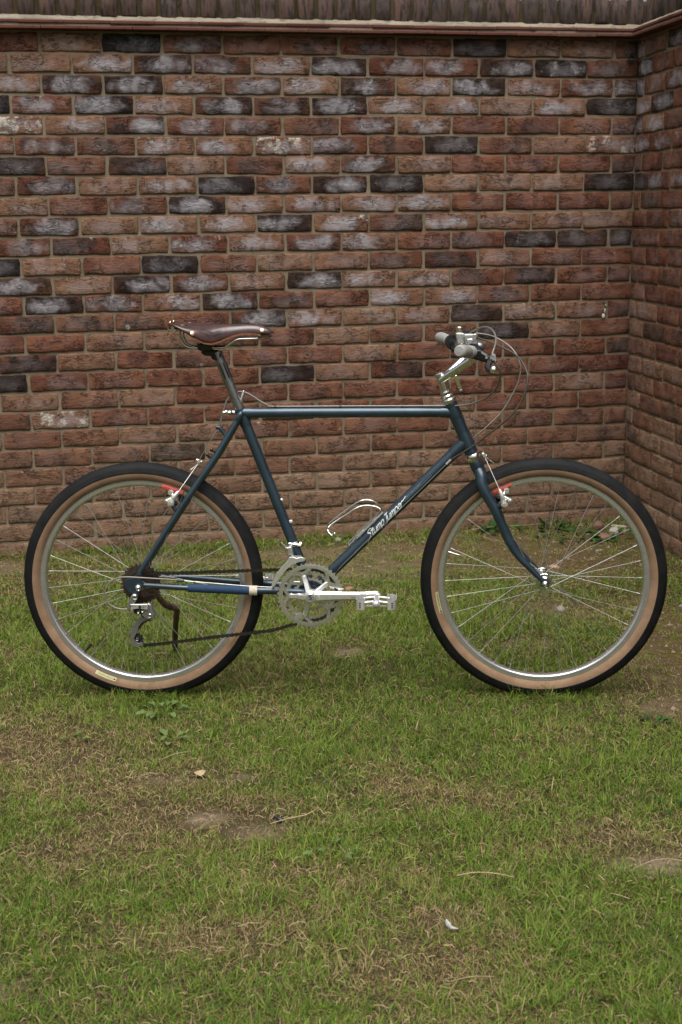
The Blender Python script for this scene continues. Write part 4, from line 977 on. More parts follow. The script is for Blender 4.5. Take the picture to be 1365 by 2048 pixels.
chainring(.0320, .0500, 24, .0385, .0030, .0, 0)
for k in range(5):
    a = math.radians(109 - 72 * k); bx, bz = CC[0] + .055 * math.cos(a), CC[1] + .055 * math.sin(a)
    m = MB(); m.ring((bx, bz), [(.0026, .0515), (.0048, .0522), (.0056, .0512), (.0056, .0290), (.0026, .0290)], 18); m.obj('chainring_bolt', SATIN, CS)
    m = MB(); m.ring((bx, bz), [(0, .0490), (.0030, .0490)], 12, closed=False); m.obj('bolt_socket', INK, CS)
# right crank: hub boss, five spider arms and the tapering arm
m = MB()
for k in range(5):
    a = math.radians(109 - 72 * k); c, s_ = math.cos(a), math.sin(a); vs = []
    for R, w_, l0, l1 in ((.008, .0095, .050, .071), (.022, .0085, .0500, .0665), (.038, .0070, .0498, .0580), (.052, .0072, .0498, .0536), (.058, .0060, .0498, .0528)):
        for ww, l in ((-w_, l0), (w_, l0), (w_ * .72, l1), (-w_ * .72, l1)): vs.append((CC[0] + R * c - ww * s_, l, CC[1] + R * s_ + ww * c))
    m.add(vs, [(q * 4 + e, q * 4 + (e + 1) % 4, q * 4 + 4 + (e + 1) % 4, q * 4 + 4 + e) for q in range(4) for e in range(4)] + [(16, 17, 18, 19)])
m.ring((CC[0] + .0008, CC[1] + .0012), [(0, .048), (.0185, .048), (.0185, .066), (.0165, .072), (.0115, .0745), (.0105, .0735), (0, .0735)], 40, closed=False)
m.obj('spider', ALLOY, CS, .001)
def crank(s, far=False):
    m = MB(); vs = []; n = 22
    x0, z0, x1, z1 = (.4700, .3095, .6500, .3160) if s > 0 else (.4700, .3075, .3000, .3060)
    for i in range(n):
        t = i / (n - 1); x = x0 + (x1 - x0) * t; z = z0 + (z1 - z0) * t
        hh = float(np.interp(t, [0, .06, .2, .5, .85, .94, .98, 1.0], [.0175, .0165, .0145, .0125, .0115, .0122, .0095, .0040])); hz = float(np.interp(t, [0, .15, .8, .9, 1], [0, 0, 0, .002, .001]))
        if t > .9: x = x1 - .004 + (t - .9) / .1 * .016 * (1 if s > 0 else -1)
        lo = float(np.interp(t, [0, .2, .6, 1], [.057, .060, .064, .072])); hi = float(np.interp(t, [0, .1, .3, .7, 1], [.0715, .0735, .0745, .0800, .0850]))
        for (zz, l) in ((-.8, lo), (-1, lo + .002), (-1, hi - .006), (-.55, hi), (.50, hi), (1, hi - .0065), (1, lo + .002), (.8, lo)):
            vs.append((x, l * s, z + hz + hh * zz))
    m.add(vs, [(i * 8 + k, i * 8 + (k + 1) % 8, i * 8 + 8 + (k + 1) % 8, i * 8 + 8 + k) for i in range(n - 1) for k in range(8)] + [tuple(range(8)), tuple(range((n - 1) * 8, n * 8))])
    m.obj('crank_arm', ALLOY, CS, .0012)
crank(1); crank(-1)
m = MB(); c = (.4708, .3098); m.ring(c, [(0, .0758), (.0095, .0758), (.0105, .0750), (.0105, .0735), (.0122, .0735), (.0122, .0715)], 28, closed=False); m.obj('dust_cap', SATIN, CS)
m = MB(); m.tube([V(.4760, .0761, .3150), V(.4725, .0761, .3165), V(.4690, .0761, .3150), V(.4680, .0761, .3125), V(.4725, .0761, .3095), V(.4742, .0761, .3070), V(.4715, .0761, .3048), V(.4665, .0761, .3060)], [.0006, .0012, .0014, .0014, .0015, .0014, .0012, .0006], 6, 4, flat=.25); m.obj('cap_emblem', INK, CS)
text_on(CS, 'SPECIALIZED', .0034, lambda x, y: (.5820 + x, float(np.interp((.582 + x - .47) / .18, [.3, .7, 1], [.0745, .08, .085])) + .0004, .3098 + x * .036 + y), .026, INK)
# pedals
PEDM = simple('bright_pedal_alloy', (0.72, 0.72, 0.70), 0.30, 0.65, 0.08, 150)
def pedal(px, pz, lat0, s, name='pedal'):
    PD = empty('pedal', CS); PAL = PEDM
    L = lambda l: (lat0 + l) * s
    m = MB(); m.tube([V(px, L(-.006), pz), V(px, L(.006), pz), V(px, L(.007), pz), V(px, L(.020), pz), V(px, L(.030), pz), V(px, L(.050), pz), V(px, L(.062), pz), V(px, L(.064), pz), V(px, L(.074), pz), V(px, L(.078), pz), V(px, L(.080), pz)], [.0065, .0065, .0092, .0085, .0078, .0080, .0090, .0105, .0100, .0075, .0030], 20); m.obj('body', PAL, PD)
    m = MB()
    for l in (.016, .064):
        m.tube([V(px - .034, L(l), pz + .001), V(px - .012, L(l), pz + .004), V(px, L(l), pz + .0045), V(px + .012, L(l), pz + .004), V(px + .034, L(l), pz + .001)], .0034, 10, 3)
        m.box((px, L(l), pz - .007), (.056, .004, .003))
    m.obj('crossbar', PAL, PD)
    for e in (1, -1):
        m = MB(); xa, xb = .030, .0530
        loop = [(xa, .008), (xa + .003, .006), (xb - .012, .004), (xb - .004, .010), (xb, .022), (xb + .001, .040), (xb, .064), (xb - .004, .078), (xb - .010, .0825), (xa + .003, .0825), (xa, .080)]
        t = .0014; vs = []; n = len(loop)
        cx = (xa + xb) / 2
        for (x, l) in loop:
            k = .93
            tooth = .0018 if (int(l * 1000) % 2) else -.0006
            for (f, z) in ((1, -.0135), (1, .0110 + tooth), (k, .0110 + tooth), (k, -.0135)):
                vs.append((px + e * (cx + (x - cx) * f), L(.04 + (l - .04) * f), pz + z))
        m.add(vs, [(i * 4 + q, i * 4 + (q + 1) % 4, ((i + 1) % n) * 4 + (q + 1) % 4, ((i + 1) % n) * 4 + q) for i in range(n) for q in range(4)])
        for q in range(5):
            l = .012 + .013 * q
            m.box((px + e * (xb - .001 + .001), L(l), pz + .0122), (.002, .004, .004)); m.box((px + e * xa, L(l), pz + .0122), (.002, .004, .004))
        m.obj('cage', PAL, PD)
        m = MB()
        for q in range(3): m.box((px + e * (cx + .001), L(.0830), pz + .005 - .006 * q), (.0042, .0008, .0026))
        m.obj('slot', BOLTD, PD)
    return PD
pedal(.6520, .3160, .092, 1); pedal(.2960, .3060, .092, -1)
# cassette
CA = empty('freewheel', W_REAR)
for k in range(6):
    pass
bpy.data.objects.remove(CA)
for k, (rt, teeth) in enumerate(((.0575, 28), (.0500, 24), (.0435, 21), (.0380, 18), (.0335, 16), (.0300, 14))):
    lat = .0290 + .0045 * k; m = MB(); z0 = (0, 0)
    inn = rt - .014 if k < 3 else .014
    m.ring(z0, [(inn, lat + .0009), (rt - .0045, lat + .0009), (rt - .0045, lat - .0009), (inn, lat - .0009)], 72)
    for t in range(teeth):
        a = 2 * PI * t / teeth + .1 * k; c, s_ = math.cos(a), math.sin(a); pt = lambda R, w, l: (R * c - w * s_, l, R * s_ + w * c)
        vs = [pt(rt - .005, -.0042, lat - .0008), pt(rt - .005, .0042, lat - .0008), pt(rt, .0014, lat - .0006), pt(rt, -.0014, lat - .0006), pt(rt - .005, -.0042, lat + .0008), pt(rt - .005, .0042, lat + .0008), pt(rt, .0014, lat + .0006), pt(rt, -.0014, lat + .0006)]
        m.add(vs, [(3, 2, 1, 0), (4, 5, 6, 7), (0, 1, 5, 4), (1, 2, 6, 5), (2, 3, 7, 6), (3, 0, 4, 7)])
    if k < 3:
        for t in range(8):
            a = 2 * PI * t / 8 + .3 * k; c, s_ = math.cos(a), math.sin(a)
            q = [(.012 * c - .004 * s_, .012 * s_ + .004 * c), (.012 * c + .004 * s_, .012 * s_ - .004 * c), ((inn + .001) * c + .0045 * s_, (inn + .001) * s_ - .0045 * c), ((inn + .001) * c - .0045 * s_, (inn + .001) * s_ + .0045 * c)]
            m.prism(q, lat - .0007, lat + .0007)
    m.obj('sprocket', STEELD, W_REAR)
m = MB(); m.ring((0, 0), [(0, .056), (.012, .056), (.0155, .0545), (.0155, .026)], 30, closed=False); m.obj('freewheel_body', STEELD, W_REAR)
# rear derailleur
RD = empty('rear_derailleur', BIKE); RDG = simple('grey_cast_alloy', (0.30, 0.30, 0.29), 0.36, 0.8, 0.1, 150)
RD_UP = [(-.0181, .3156), (-.0131, .3212), (-.0046, .3206), (-.0001, .3144), (-.0016, .3058), (-.0093, .2959), (-.0125, .2760), (-.0284, .2735), (-.0304, .2822), (-.0275, .2946), (-.0234, .3045)]
RD_PLATE = [(-.0208, .2933), (.0275, .2941), (.0275, .2786), (.0221, .2786), (.0053, .2816), (-.0129, .2797), (-.0125, .2754), (-.0209, .2766)]
RD_LOW = [(.0139, .2865), (.0288, .2959), (.0376, .2903), (.0389, .2755), (.0456, .2606), (.0416, .2494), (.0251, .2475), (.0162, .2530), (.0080, .2620), (.0133, .2717)]
RD_CAGE = [(-.0032, .2490), (.0151, .2491), (.0222, .2435), (.0055, .2360), (-.0041, .2246), (-.0085, .2077), (-.0143, .2001), (-.0191, .1888), (-.0133, .1794), (-.0042, .1757), (.0015, .1814), (.0066, .1720), (.0046, .1670), (-.0156, .1662), (-.0271, .1737), (-.0310, .1869), (-.0265, .2076), (-.0186, .2283)]
MB().prism(RD_UP, .072, .088).obj('upper_knuckle', RDG, RD, .0025)
MB().prism(RD_PLATE, .084, .092).obj('link_plate', ALLOY, RD, .0012)
MB().prism([(-.012, .2785), (.012, .2760), (.016, .2700), (.010, .2640), (-.006, .2640), (-.013, .2700)], .074, .086).obj('link', BLACKM, RD, .002)  # black piece behind the plate; its colour stands in for shade between parts
MB().prism(RD_LOW, .066, .086).obj('lower_knuckle', RDG, RD, .003)
MB().prism(RD_CAGE, .0655, .0675).obj('cage', RDG, RD, .0006)
MB().prism([(x, z) for x, z in RD_CAGE], .0475, .0490).obj('cage', SATIN, RD, .0004)
for x, z, r, l in ((-.0078, .3125, .0072, .089), (.0311, .2596, .0062, .087), (.0008, .2714, .0042, .0885), (.0125, .2744, .0042, .0885), (-.0098, .1873, .0046, .069)):
    m = MB(); m.ring((x, z), [(r * .45, l + .0006), (r * .8, l + .0014), (r, l), (r, l - .006), (r * .45, l - .006)], 20); m.obj('bolt', CHROME, RD)
    m = MB(); m.ring((x, z), [(0, l - .0002), (r * .46, l - .0002)], 12, closed=False); m.obj('bolt_socket', INK, RD)
def pulley(x, z):
    m = MB(); m.ring((x, z), [(.004, .0610), (.0125, .0600), (.0125, .0545), (.004, .0535)], 30)
    for t in range(10):
        a = 2 * PI * t / 10; c, s_ = math.cos(a), math.sin(a)
        m.prism([(x + .0115 * c - .0036 * s_, z + .0115 * s_ + .0036 * c), (x + .0115 * c + .0036 * s_, z + .0115 * s_ - .0036 * c), (x + .0165 * c + .0012 * s_, z + .0165 * s_ - .0012 * c), (x + .0165 * c - .0012 * s_, z + .0165 * s_ + .0012 * c)], .0565, .0585)
    m.obj('jockey_wheel', BLACKP, RD)
pulley(-.0098, .1873); pulley(.0170, .2540)
# print on the link plate
m = MB(); m.ring((.0065, .2862), [(0, .0924), (.0046, .0924)], 20, closed=False); m.prism([(-.0175, .2895), (-.0040, .2900), (-.0040, .2890), (-.0160, .2884), (-.0165, .2872), (-.0178, .2872)], .0921, .0924); m.prism([(-.0205, .2925), (-.0190, .2925), (-.0190, .2775), (-.0205, .2775)], .0921, .0923)
m.obj('print', INK, RD)
text_on(RD, 'XT', .0088, lambda x, y: (.0128 + x, .0924, .2832 + y), .0100, INK)
# front derailleur
FD = empty('front_derailleur', BIKE)
sdv = (ST_T - BB).normalized(); fc = along(BB, ST_T, .1405)
m = MB(); m.tube([fc - sdv * .0055, fc + sdv * .0055], .0166, 24); m.cyl(fc + V(-.012, .012, .003), fc + V(.022, .014, -.001), .0045, 12); m.cyl(fc + V(.018, .013, .004), fc + V(.024, .013, .004), .0056, 6); m.obj('band', CHROME, FD, .0006)
MB().prism([(.4017, .4425), (.4197, .4451), (.4252, .4160), (.4102, .4144)], .026, .050).obj('link', SATIN, FD, .002)
m = MB(); m.cyl(V(.3915, .034, .4520), V(.4018, .034, .4420), .0036, 10); m.cyl(V(.3915, .034, .4520), V(.3895, .034, .4538), .0050, 10); m.cyl(V(.405, .05, .438), V(.405, .054, .438), .0048, 12); m.cyl(V(.4155, .05, .421), V(.4155, .054, .421), .0040, 12); m.obj('bolt', CHROME, FD)
FDC = [(.4131, .4164), (.4236, .4194), (.4325, .4153), (.4475, .4179), (.4564, .4134), (.4533, .4070), (.4353, .4040), (.4172, .3945), (.3989, .3770), (.3835, .3565), (.3711, .3355), (.3635, .3355), (.3669, .3503), (.3778, .3719), (.3932, .3934), (.4084, .4072)]
MB().prism(FDC, .0575, .0590).obj('cage', ALLOY, FD, .0005)
MB().prism([(x, z - .004) for x, z in FDC], .0370, .0385).obj('cage', ALLOY, FD, .0005)
m = MB(); m.prism([(.4140, .4150), (.4460, .4165), (.4460, .4180), (.4240, .4190), (.4140, .4165)], .0385, .0575); m.prism([(.3650, .3362), (.3700, .3362), (.3700, .3375), (.3650, .3375)], .0385, .0575); m.obj('bridge', ALLOY, FD)
# chain
def chain_path():
    P = []
    c = Vector(CC); R = .0722
    for i in range(15): a = math.radians(96 - 192 * i / 14); P.append((c.x + R * math.cos(a), .0400, c.y + R * math.sin(a)))
    P += [(.36, .0440, .2105 - .003), (.20, .0500, .1900), (.06, .0560, .1722), (.004, .0575, .1668)]
    for i in range(1, 7): a = math.radians(-85 - 130 * i / 6); P.append((-.0098 + .0178 * math.cos(a), .0575, .1873 + .0178 * math.sin(a)))
    P += [(-.008, .0575, .2150), (.006, .0560, .2350)]
    for i in range(6): a = math.radians(-40 + 120 * i / 5); P.append((.0170 + .0172 * math.cos(a), .0550, .2540 + .0172 * math.sin(a)))
    P += [(-.012, .0500, .2900)]
    for i in range(7): a = math.radians(-110 - 160 * i / 6); P.append((.0335 * math.cos(a), .0470, RW + .0335 * math.sin(a)))
    P += [(.10, .0455, .3695), (.20, .0440, .3735), (.33, .0420, .3780)]
    return [Vector(p) for p in P]
cp = chain_path(); cp.append(cp[0]); seg = [(cp[i + 1] - cp[i]).length for i in range(len(cp) - 1)]; tot = sum(seg); nl = int(tot / .0127)
def at_len(d):
    d %= tot
    for i, L in enumerate(seg):
        if d <= L: return cp[i] + (cp[i + 1] - cp[i]) * (d / L)
        d -= L
    return cp[-1]
m = MB()
for k in range(nl):
    a, b = at_len(k * tot / nl), at_len((k + 1) * tot / nl); d = (b - a); x = d.normalized(); up = V(-x.z, 0, x.x).normalized()
    hw = .0037 if k % 2 else .0026
    for s in (1, -1):
        o_ = V(0, s * hw, 0); out = []
        for t, h_ in ((-.25, .0020), (-.06, .0044), (.12, .0049), (.32, .0031), (.5, .0025), (.68, .0031), (.88, .0049), (1.06, .0044), (1.25, .0020)): out.append((t, h_))
        top = [a + d * t + up * h_ + o_ for t, h_ in out]; bot = [a + d * t - up * h_ + o_ for t, h_ in out]; n = len(out); e = V(0, .0009 * s, 0)
        vs = top + bot + [p + e for p in top] + [p + e for p in bot]
        fs_ = []
        for q in range(n - 1): fs_ += [(q, q + 1, n + q + 1, n + q), (2 * n + q + 1, 2 * n + q, 3 * n + q, 3 * n + q + 1), (q, 2 * n + q, 2 * n + q + 1, q + 1), (n + q + 1, 3 * n + q + 1, 3 * n + q, n + q)]
        m.add(vs, fs_)
    m.cyl(a + V(0, .0040, 0), a - V(0, .0040, 0), .0036, 8)
m.obj('chain', CHAINM, BIKE)
# bottle cage
BC = empty('bottle_cage', BIKE)
w1 = [(.5712, .4465), (.5969, .4740), (.6330, .5091), (.6585, .5364), (.6630, .5470), (.6541, .5606), (.6364, .5697), (.6186, .5712), (.5977, .5637), (.5617, .5380), (.5225, .5060), (.5170, .4954), (.5193, .4862), (.5326, .4740)]
w2 = [(.5728, .4358), (.6065, .4721), (.6309, .4923), (.6584, .5262), (.6599, .5324), (.6464, .5401), (.6192, .5431), (.5949, .5370), (.5583, .5139), (.5247, .4922), (.5148, .4798), (.5183, .4705), (.5289, .4612)]
def sc_lat(i, n, a, b): return a + (b - a) * math.sin(PI * i / (n - 1))
m = MB(); n = len(w1); m.tube([V(x, sc_lat(i, n, .008, .034) if i < n - 1 else .0, z) for i, (x, z) in enumerate(w1)], .0022, 10, 5)
n = len(w2); m.tube([V(x, -sc_lat(i, n, .008, .034) if i < n - 1 else -.01, z) for i, (x, z) in enumerate(w2)], .0022, 10, 5); m.tube([V(.5326, 0, .4740), V(.5310, -.006, .468), V(.5289, -.01, .4612)], .0026, 10, 3); m.obj('wire', CHROME, BC)
m = MB(); q = BB + dd * .245 + upv * .018
m.tube([q - dd * .05 + latv * .008, q + dd * .05 + latv * .008], .0026, 8); m.tube([q - dd * .05 - latv * .008, q + dd * .05 - latv * .008], .0026, 8); m.box(tuple(BB + dd * .262 + upv * .0165), (.014, .02, .003), Matrix.Rotation(-.774, 3, 'Y').to_euler()); m.cyl(BB + dd * .262 + upv * .014, BB + dd * .262 + upv * .022, .0042, 10); m.cyl(BB + dd * .20 + upv * .014, BB + dd * .20 + upv * .022, .0042, 10)
m.obj('mount', SATIN, BC)

# ------------------------------------------------------------------ prop stick behind the rear wheel
Rm = Matrix.Rotation(-.05599, 4, 'Z') @ Matrix.Rotation(-.02372, 4, 'X'); Rm.translation = Vector((-.5525, 3.6339, -.0045))
def bw(x, l, z): return Rm @ Vector((x, -l, z))
foot = Vector((-.527, 4.055, -.01))
pts = [bw(.006, -.074, .318), bw(.018, -.085, .280), bw(.030, -.110, .246), bw(.045, -.140, .226), bw(.060, -.165, .214)]
e = pts[-1]
pts += [e + (foot - e) * .12, e + (foot - e) * .4, e + (foot - e) * .75, foot]
mb = MB(False); mb.tube([tuple(p) for p in pts], [.0085, .0090, .0095, .0105, .0105, .0090, .0086, .0090, .0085], 14, 4)
o = mb.obj('wooden_stick', BARK)
me = o.data
for v in me.vertices:
    k = (vnoise(v.co.x * 1.0 + v.co.z, v.co.z, 60, 4) - .5) * .003; v.co.x += float(k); v.co.y += float(k)
tag(o, 'bent brown branch propping the bicycle upright behind the rear wheel', 'stick')

# ------------------------------------------------------------------ grass
def build_grass():
    def inview(x, y):
        return (np.abs(x) < .27 * y + .14) & (wdist(x, y) > .004) & (rdist(x, y) > .004)
    N = 1900000
    y = RNG.uniform(1.75, 5.95, N); x = RNG.uniform(-1.75, 1.45, N)
    # clumps: pull a share of blades toward random tuft centres
    cl = RNG.random(N) < .62
    nc = 30000; ci = RNG.integers(0, nc, N); cy = RNG.uniform(1.75, 5.95, nc); cx = RNG.uniform(-1.75, 1.45, nc)
    sp = RNG.uniform(.006, .020, nc)
    x = np.where(cl, cx[ci] + RNG.normal(0, 1, N) * sp[ci], x); y = np.where(cl, cy[ci] + RNG.normal(0, 1, N) * sp[ci], y)
    bare = gauss(x, y, BARE); dry = gauss(x, y, DRY); lush = gauss(x, y, LUSH)
    n1 = fbm(x, y, 3.0, 31, 4); n2 = fbm(x, y, 9, 41, 3); n3 = fbm(x, y, 24, 51, 2)
    bare = np.clip(bare * (.1 + .8 * n2 + 1.0 * n3) + .35 * np.clip(n2 - .66, 0, 1) / .3, 0, 1)
    dryn = np.clip(dry * (.7 + .6 * n2) + 1.5 * (n1 - .5) + .7 * (n3 - .5) + .11 - .6 * lush, 0, 1)
    dens = np.clip(1.0 - 1.05 * bare, .0, 1) * (.72 + .5 * (n3 - .5)) * np.clip(1.1 - .35 * dryn, .3, 1)
    dens *= np.interp(y, [1.9, 2.8, 4.0, 5.6], [1.0, .85, .62, .50])
    nearwall = np.exp(-np.clip(wdist(x, y), 0, 9) / .05)
    dens = np.clip(dens + .40 * nearwall * (n2 > .43), 0, 1)
    keep = inview(x, y) & (RNG.random(N) < dens)
    x, y, dryn, lush, n1, n2, n3, bare, ci, cl = [a[keep] for a in (x, y, dryn, lush, n1, n2, n3, bare, ci, cl)]
    n = len(x)
    isdry = RNG.random(n) < (.15 + .64 * dryn)
    tyre = np.exp(-((y - 3.60 + .056 * x) / .06) ** 2) * np.maximum(np.exp(-((x + .55) / .12) ** 2), np.exp(-((x - .55) / .12) ** 2))
    tuft = np.where(cl, RNG.uniform(.75, 1.35, nc)[ci], .9)
    ht = RNG.gamma(9, 1 / 9, n) * (.0235 + .012 * lush - .007 * dryn + .020 * tyre + .022 * np.exp(-np.clip(wdist(x, y), 0, 9) / .06) * (n2 > .43)) * tuft * np.where(isdry, .85, 1.0) * np.clip(1 - .4 * bare, .5, 1)
    wd = np.clip(RNG.gamma(5, .2, n), .4, 2.4) * .0012 * np.interp(y, [2, 4, 5.5], [.95, 1.15, 1.35])
    az = RNG.uniform(0, 2 * PI, n); ta = np.where(cl, RNG.uniform(0, 2 * PI, nc)[ci], az); az = np.where(RNG.random(n) < .5, ta + RNG.normal(0, .7, n), az)
    wd = np.where(isdry, wd * .72, wd); ht = np.where(isdry, ht * 1.25, ht); curve_k = np.where(isdry, .4, 1.0)
    lean = np.clip(RNG.normal(.95, .38, n), .1, 1.5); lean = np.where(isdry, np.clip(RNG.normal(1.15, .35, n), .2, 1.55), lean)
    curve = RNG.uniform(.0, .55, n) * curve_k
    z = gz(x, y) - .002
    dx, dy = np.cos(az), np.sin(az); sx, sy = -dy, dx
    tw = RNG.uniform(-.8, .8, n)
    def pnt(t):
        a = lean * (1 - .0) + curve * (t - .4); a = np.clip(a, 0, 1.62)
        r = ht * t * np.sin(a); h = ht * t * np.cos(a)
        return x + dx * r, y + dy * r, z + h
    V_ = []
    for t, wf in ((0, .8), (.5, 1.0)):
        px, py, pz = pnt(t); k = wd * wf / 2; zz = k * np.sin(tw) * .7
        V_ += [np.stack([px - sx * k, py - sy * k, pz - zz], 1), np.stack([px + sx * k, py + sy * k, pz + zz], 1)]
    px, py, pz = pnt(1.0); V_.append(np.stack([px, py, pz], 1))
    verts = np.stack(V_, 1).reshape(-1, 3).astype(np.float32)          # 5 per blade
    base = (np.arange(n) * 5)[:, None]
    q = (base + np.array([0, 1, 3, 2])).reshape(-1); t3 = (base + np.array([2, 3, 4])).reshape(-1)
    loops = np.concatenate([q, t3]).astype(np.int32)
    starts = np.concatenate([np.arange(n) * 4, 4 * n + np.arange(n) * 3]).astype(np.int32)
    me = bpy.data.meshes.new('grass')
    me.vertices.add(5 * n); me.vertices.foreach_set('co', verts.ravel())
    me.loops.add(len(loops)); me.loops.foreach_set('vertex_index', loops)
    me.polygons.add(2 * n); me.polygons.foreach_set('loop_start', starts)
    me.update(calc_edges=True); me.validate()
    me.shade_smooth()
    # colour of each blade: fresh green, yellow-green, or straw
    g1 = np.array([.056, .116, .013]); g2 = np.array([.148, .255, .027]); g3 = np.array([.250, .270, .048]); s1 = np.array([.265, .185, .092]); s2 = np.array([.42, .32, .18]); s3 = np.array([.155, .094, .044])
    a = RNG.random(n)[:, None]; b = RNG.random(n)[:, None]
    green = g1 + (g2 - g1) * np.clip(a * .9 + .5 * (n1[:, None] - .5), 0, 1); green = np.where(b < .25 + .35 * dryn[:, None], green * .4 + g3 * .6, green)
    straw = np.where(b < .55, s1 + (s2 - s1) * a, s3 + (s1 - s3) * a)
    c = np.where(isdry[:, None], straw, green) * RNG.uniform(.8, 1.15, n)[:, None]
    tip = np.where((RNG.random(n) < .3 + .4 * dryn)[:, None], s1 * .9, c)
    cc = np.repeat(c[:, None, :], 5, 1); cc[:, 0:2] = c[:, None] * .7 + s1 * .3; cc[:, 4] = c * .5 + tip * .5
    rgba = np.concatenate([cc.reshape(-1, 3), np.ones((5 * n, 1))], 1).astype(np.float32)
    at = me.attributes.new('tint', 'FLOAT_COLOR', 'POINT'); at.data.foreach_set('color', rgba.ravel())
    me.materials.append(GRASS)
    o = bpy.data.objects.new('grass', me); COL.objects.link(o); tag(o, 'short patchy lawn of green and straw dry grass blades', 'grass', kind='stuff')
    # thatch: dead stems lying flat on the soil
    N = 110000
    y = RNG.uniform(1.75, 5.9, N); x = RNG.uniform(-1.7, 1.4, N)
    n2 = fbm(x, y, 9, 41, 3); bare = gauss(x, y, BARE); dry = gauss(x, y, DRY)
    k = inview(x, y) & (RNG.random(N) < (.35 + .6 * dry) * np.clip(1 - .25 * bare, .2, 1) * np.interp(y, [2, 5.6], [1, .6])); x, y = x[k], y[k]; n = len(x)
    L = RNG.gamma(4, .25, n) * .015; a = RNG.uniform(0, 2 * PI, n); wd = RNG.uniform(.0004, .0008, n); bend = RNG.normal(0, .12, n)
    z0 = gz(x, y) + RNG.uniform(.0, .010, n)
    vs = []
    for t, aa in ((-.5, -1), (0, 0), (.5, 1)):
        px = x + L * t * np.cos(a + bend * aa * .5); py = y + L * t * np.sin(a + bend * aa * .5); pz = z0 + (.004 if t == 0 else 0) + RNG.uniform(0, .004, n)
        vs += [np.stack([px - np.sin(a) * wd, py + np.cos(a) * wd, pz], 1), np.stack([px + np.sin(a) * wd, py - np.cos(a) * wd, pz + .0006], 1)]
    verts = np.stack(vs, 1).reshape(-1, 3); base = (np.arange(n) * 6)[:, None]
    f = np.concatenate([base + np.array([0, 1, 3, 2]), base + np.array([2, 3, 5, 4])], 1).reshape(-1).astype(np.int32)
    me = bpy.data.meshes.new('dry_thatch'); me.vertices.add(6 * n); me.vertices.foreach_set('co', verts.astype(np.float32).ravel()); me.loops.add(len(f)); me.loops.foreach_set('vertex_index', f)
    me.polygons.add(2 * n); me.polygons.foreach_set('loop_start', (np.arange(2 * n) * 4).astype(np.int32)); me.update(calc_edges=True); me.validate(); me.shade_smooth()
    c = s3 + (s2 - s3) * RNG.random(n)[:, None] ** 1.6; cc = np.repeat(c[:, None, :], 6, 1); rgba = np.concatenate([cc.reshape(-1, 3), np.ones((6 * n, 1))], 1).astype(np.float32)
    at = me.attributes.new('tint', 'FLOAT_COLOR', 'POINT'); at.data.foreach_set('color', rgba.ravel()); me.materials.append(GRASS)
    o = bpy.data.objects.new('dry_thatch', me); COL.objects.link(o); tag(o, 'dead straw stems lying flat between the grass blades', 'thatch', kind='stuff')
build_grass()
def build_crumbs():
    N = 9000
    y = RNG.uniform(2.0, 5.9, N); x = RNG.uniform(-1.5, 1.4, N); b = gauss(x, y, BARE); n3 = fbm(x, y, 24, 51, 2)
    k = (np.abs(x) < .27 * y + .1) & (wdist(x, y) > .01) & (rdist(x, y) > .01) & (RNG.random(N) < b * 1.1); x, y = x[k], y[k]; n = len(x)
    r = RNG.gamma(2.2, .5, n) * .0026 + .0008; z = gz(x, y) + r * .3
    octa = np.array([[1, 0, 0], [-1, 0, 0], [0, 1, 0], [0, -1, 0], [0, 0, 1], [0, 0, -1]], float)
    v = octa[None] * (r[:, None] * RNG.uniform(.6, 1.3, (n, 6)))[:, :, None] + np.stack([x, y, z], 1)[:, None, :]
    f = np.array([[0, 2, 4], [2, 1, 4], [1, 3, 4], [3, 0, 4], [2, 0, 5], [1, 2, 5], [3, 1, 5], [0, 3, 5]]); f = (f[None] + (np.arange(n) * 6)[:, None, None]).reshape(-1, 3)
    me = bpy.data.meshes.new('soil_crumbs'); me.from_pydata(v.reshape(-1, 3).tolist(), [], f.tolist())
    c = np.array([.10, .07, .042]) + (np.array([.30, .24, .17]) - np.array([.10, .07, .042])) * RNG.random(n)[:, None] ** 2; rgba = np.concatenate([np.repeat(c[:, None, :], 6, 1).reshape(-1, 3), np.ones((6 * n, 1))], 1).astype(np.float32)
    at = me.attributes.new('tint', 'FLOAT_COLOR', 'POINT'); at.data.foreach_set('color', rgba.ravel())
    k = NT('soil_crumb'); k.put(k.b, 'Base Color', k.n('ShaderNodeAttribute', attribute_type='GEOMETRY', attribute_name='tint').outputs['Color']); k.put(k.b, 'Roughness', .95); k.put(k.b, 'Specular IOR Level', .05); me.materials.append(k.m)
    o = bpy.data.objects.new('soil_crumbs', me); COL.objects.link(o); tag(o, 'loose crumbs of soil and grit on the bare patches', 'soil', kind='stuff')
build_crumbs()

# ------------------------------------------------------------------ weeds, stones, straws
def leaf_mesh(L, Wd, lobes, seed, mat, cup=.25):
    rng = random.Random(seed); n = 9; m = MB(False); vs = []
    for i in range(n + 1):
        t = i / n; w_ = Wd * (math.sin(PI * min(1, t * .92 + .06)) ** .75) * (1 + (.28 * math.sin(lobes * t * PI * 2 + rng.random()) if lobes else 0)) / 2
        if t < .15: w_ *= .35 + t * 2
        zc = L * (.16 * math.sin(t * 2.6) - .10 * t * t)
        for q in (-1, -.5, 0, .5, 1): vs.append((L * t, q * w_, zc + cup * abs(q) * w_ + rng.uniform(-1, 1) * .03 * w_))
    m.add(vs, [(i * 5 + k, i * 5 + k + 1, i * 5 + k + 6, i * 5 + k + 5) for i in range(n) for k in range(4)])
    return m.mesh('leaf', mat, 80)
BROAD = [leaf_mesh(.060, .030, 2.6, i, LEAF) for i in range(3)]; ROUND = [leaf_mesh(.030, .024, 0, 9 + i, LEAFD, .15) for i in range(3)]; DARKB = [leaf_mesh(.048, .032, 1.2, 19 + i, LEAFD) for i in range(3)]
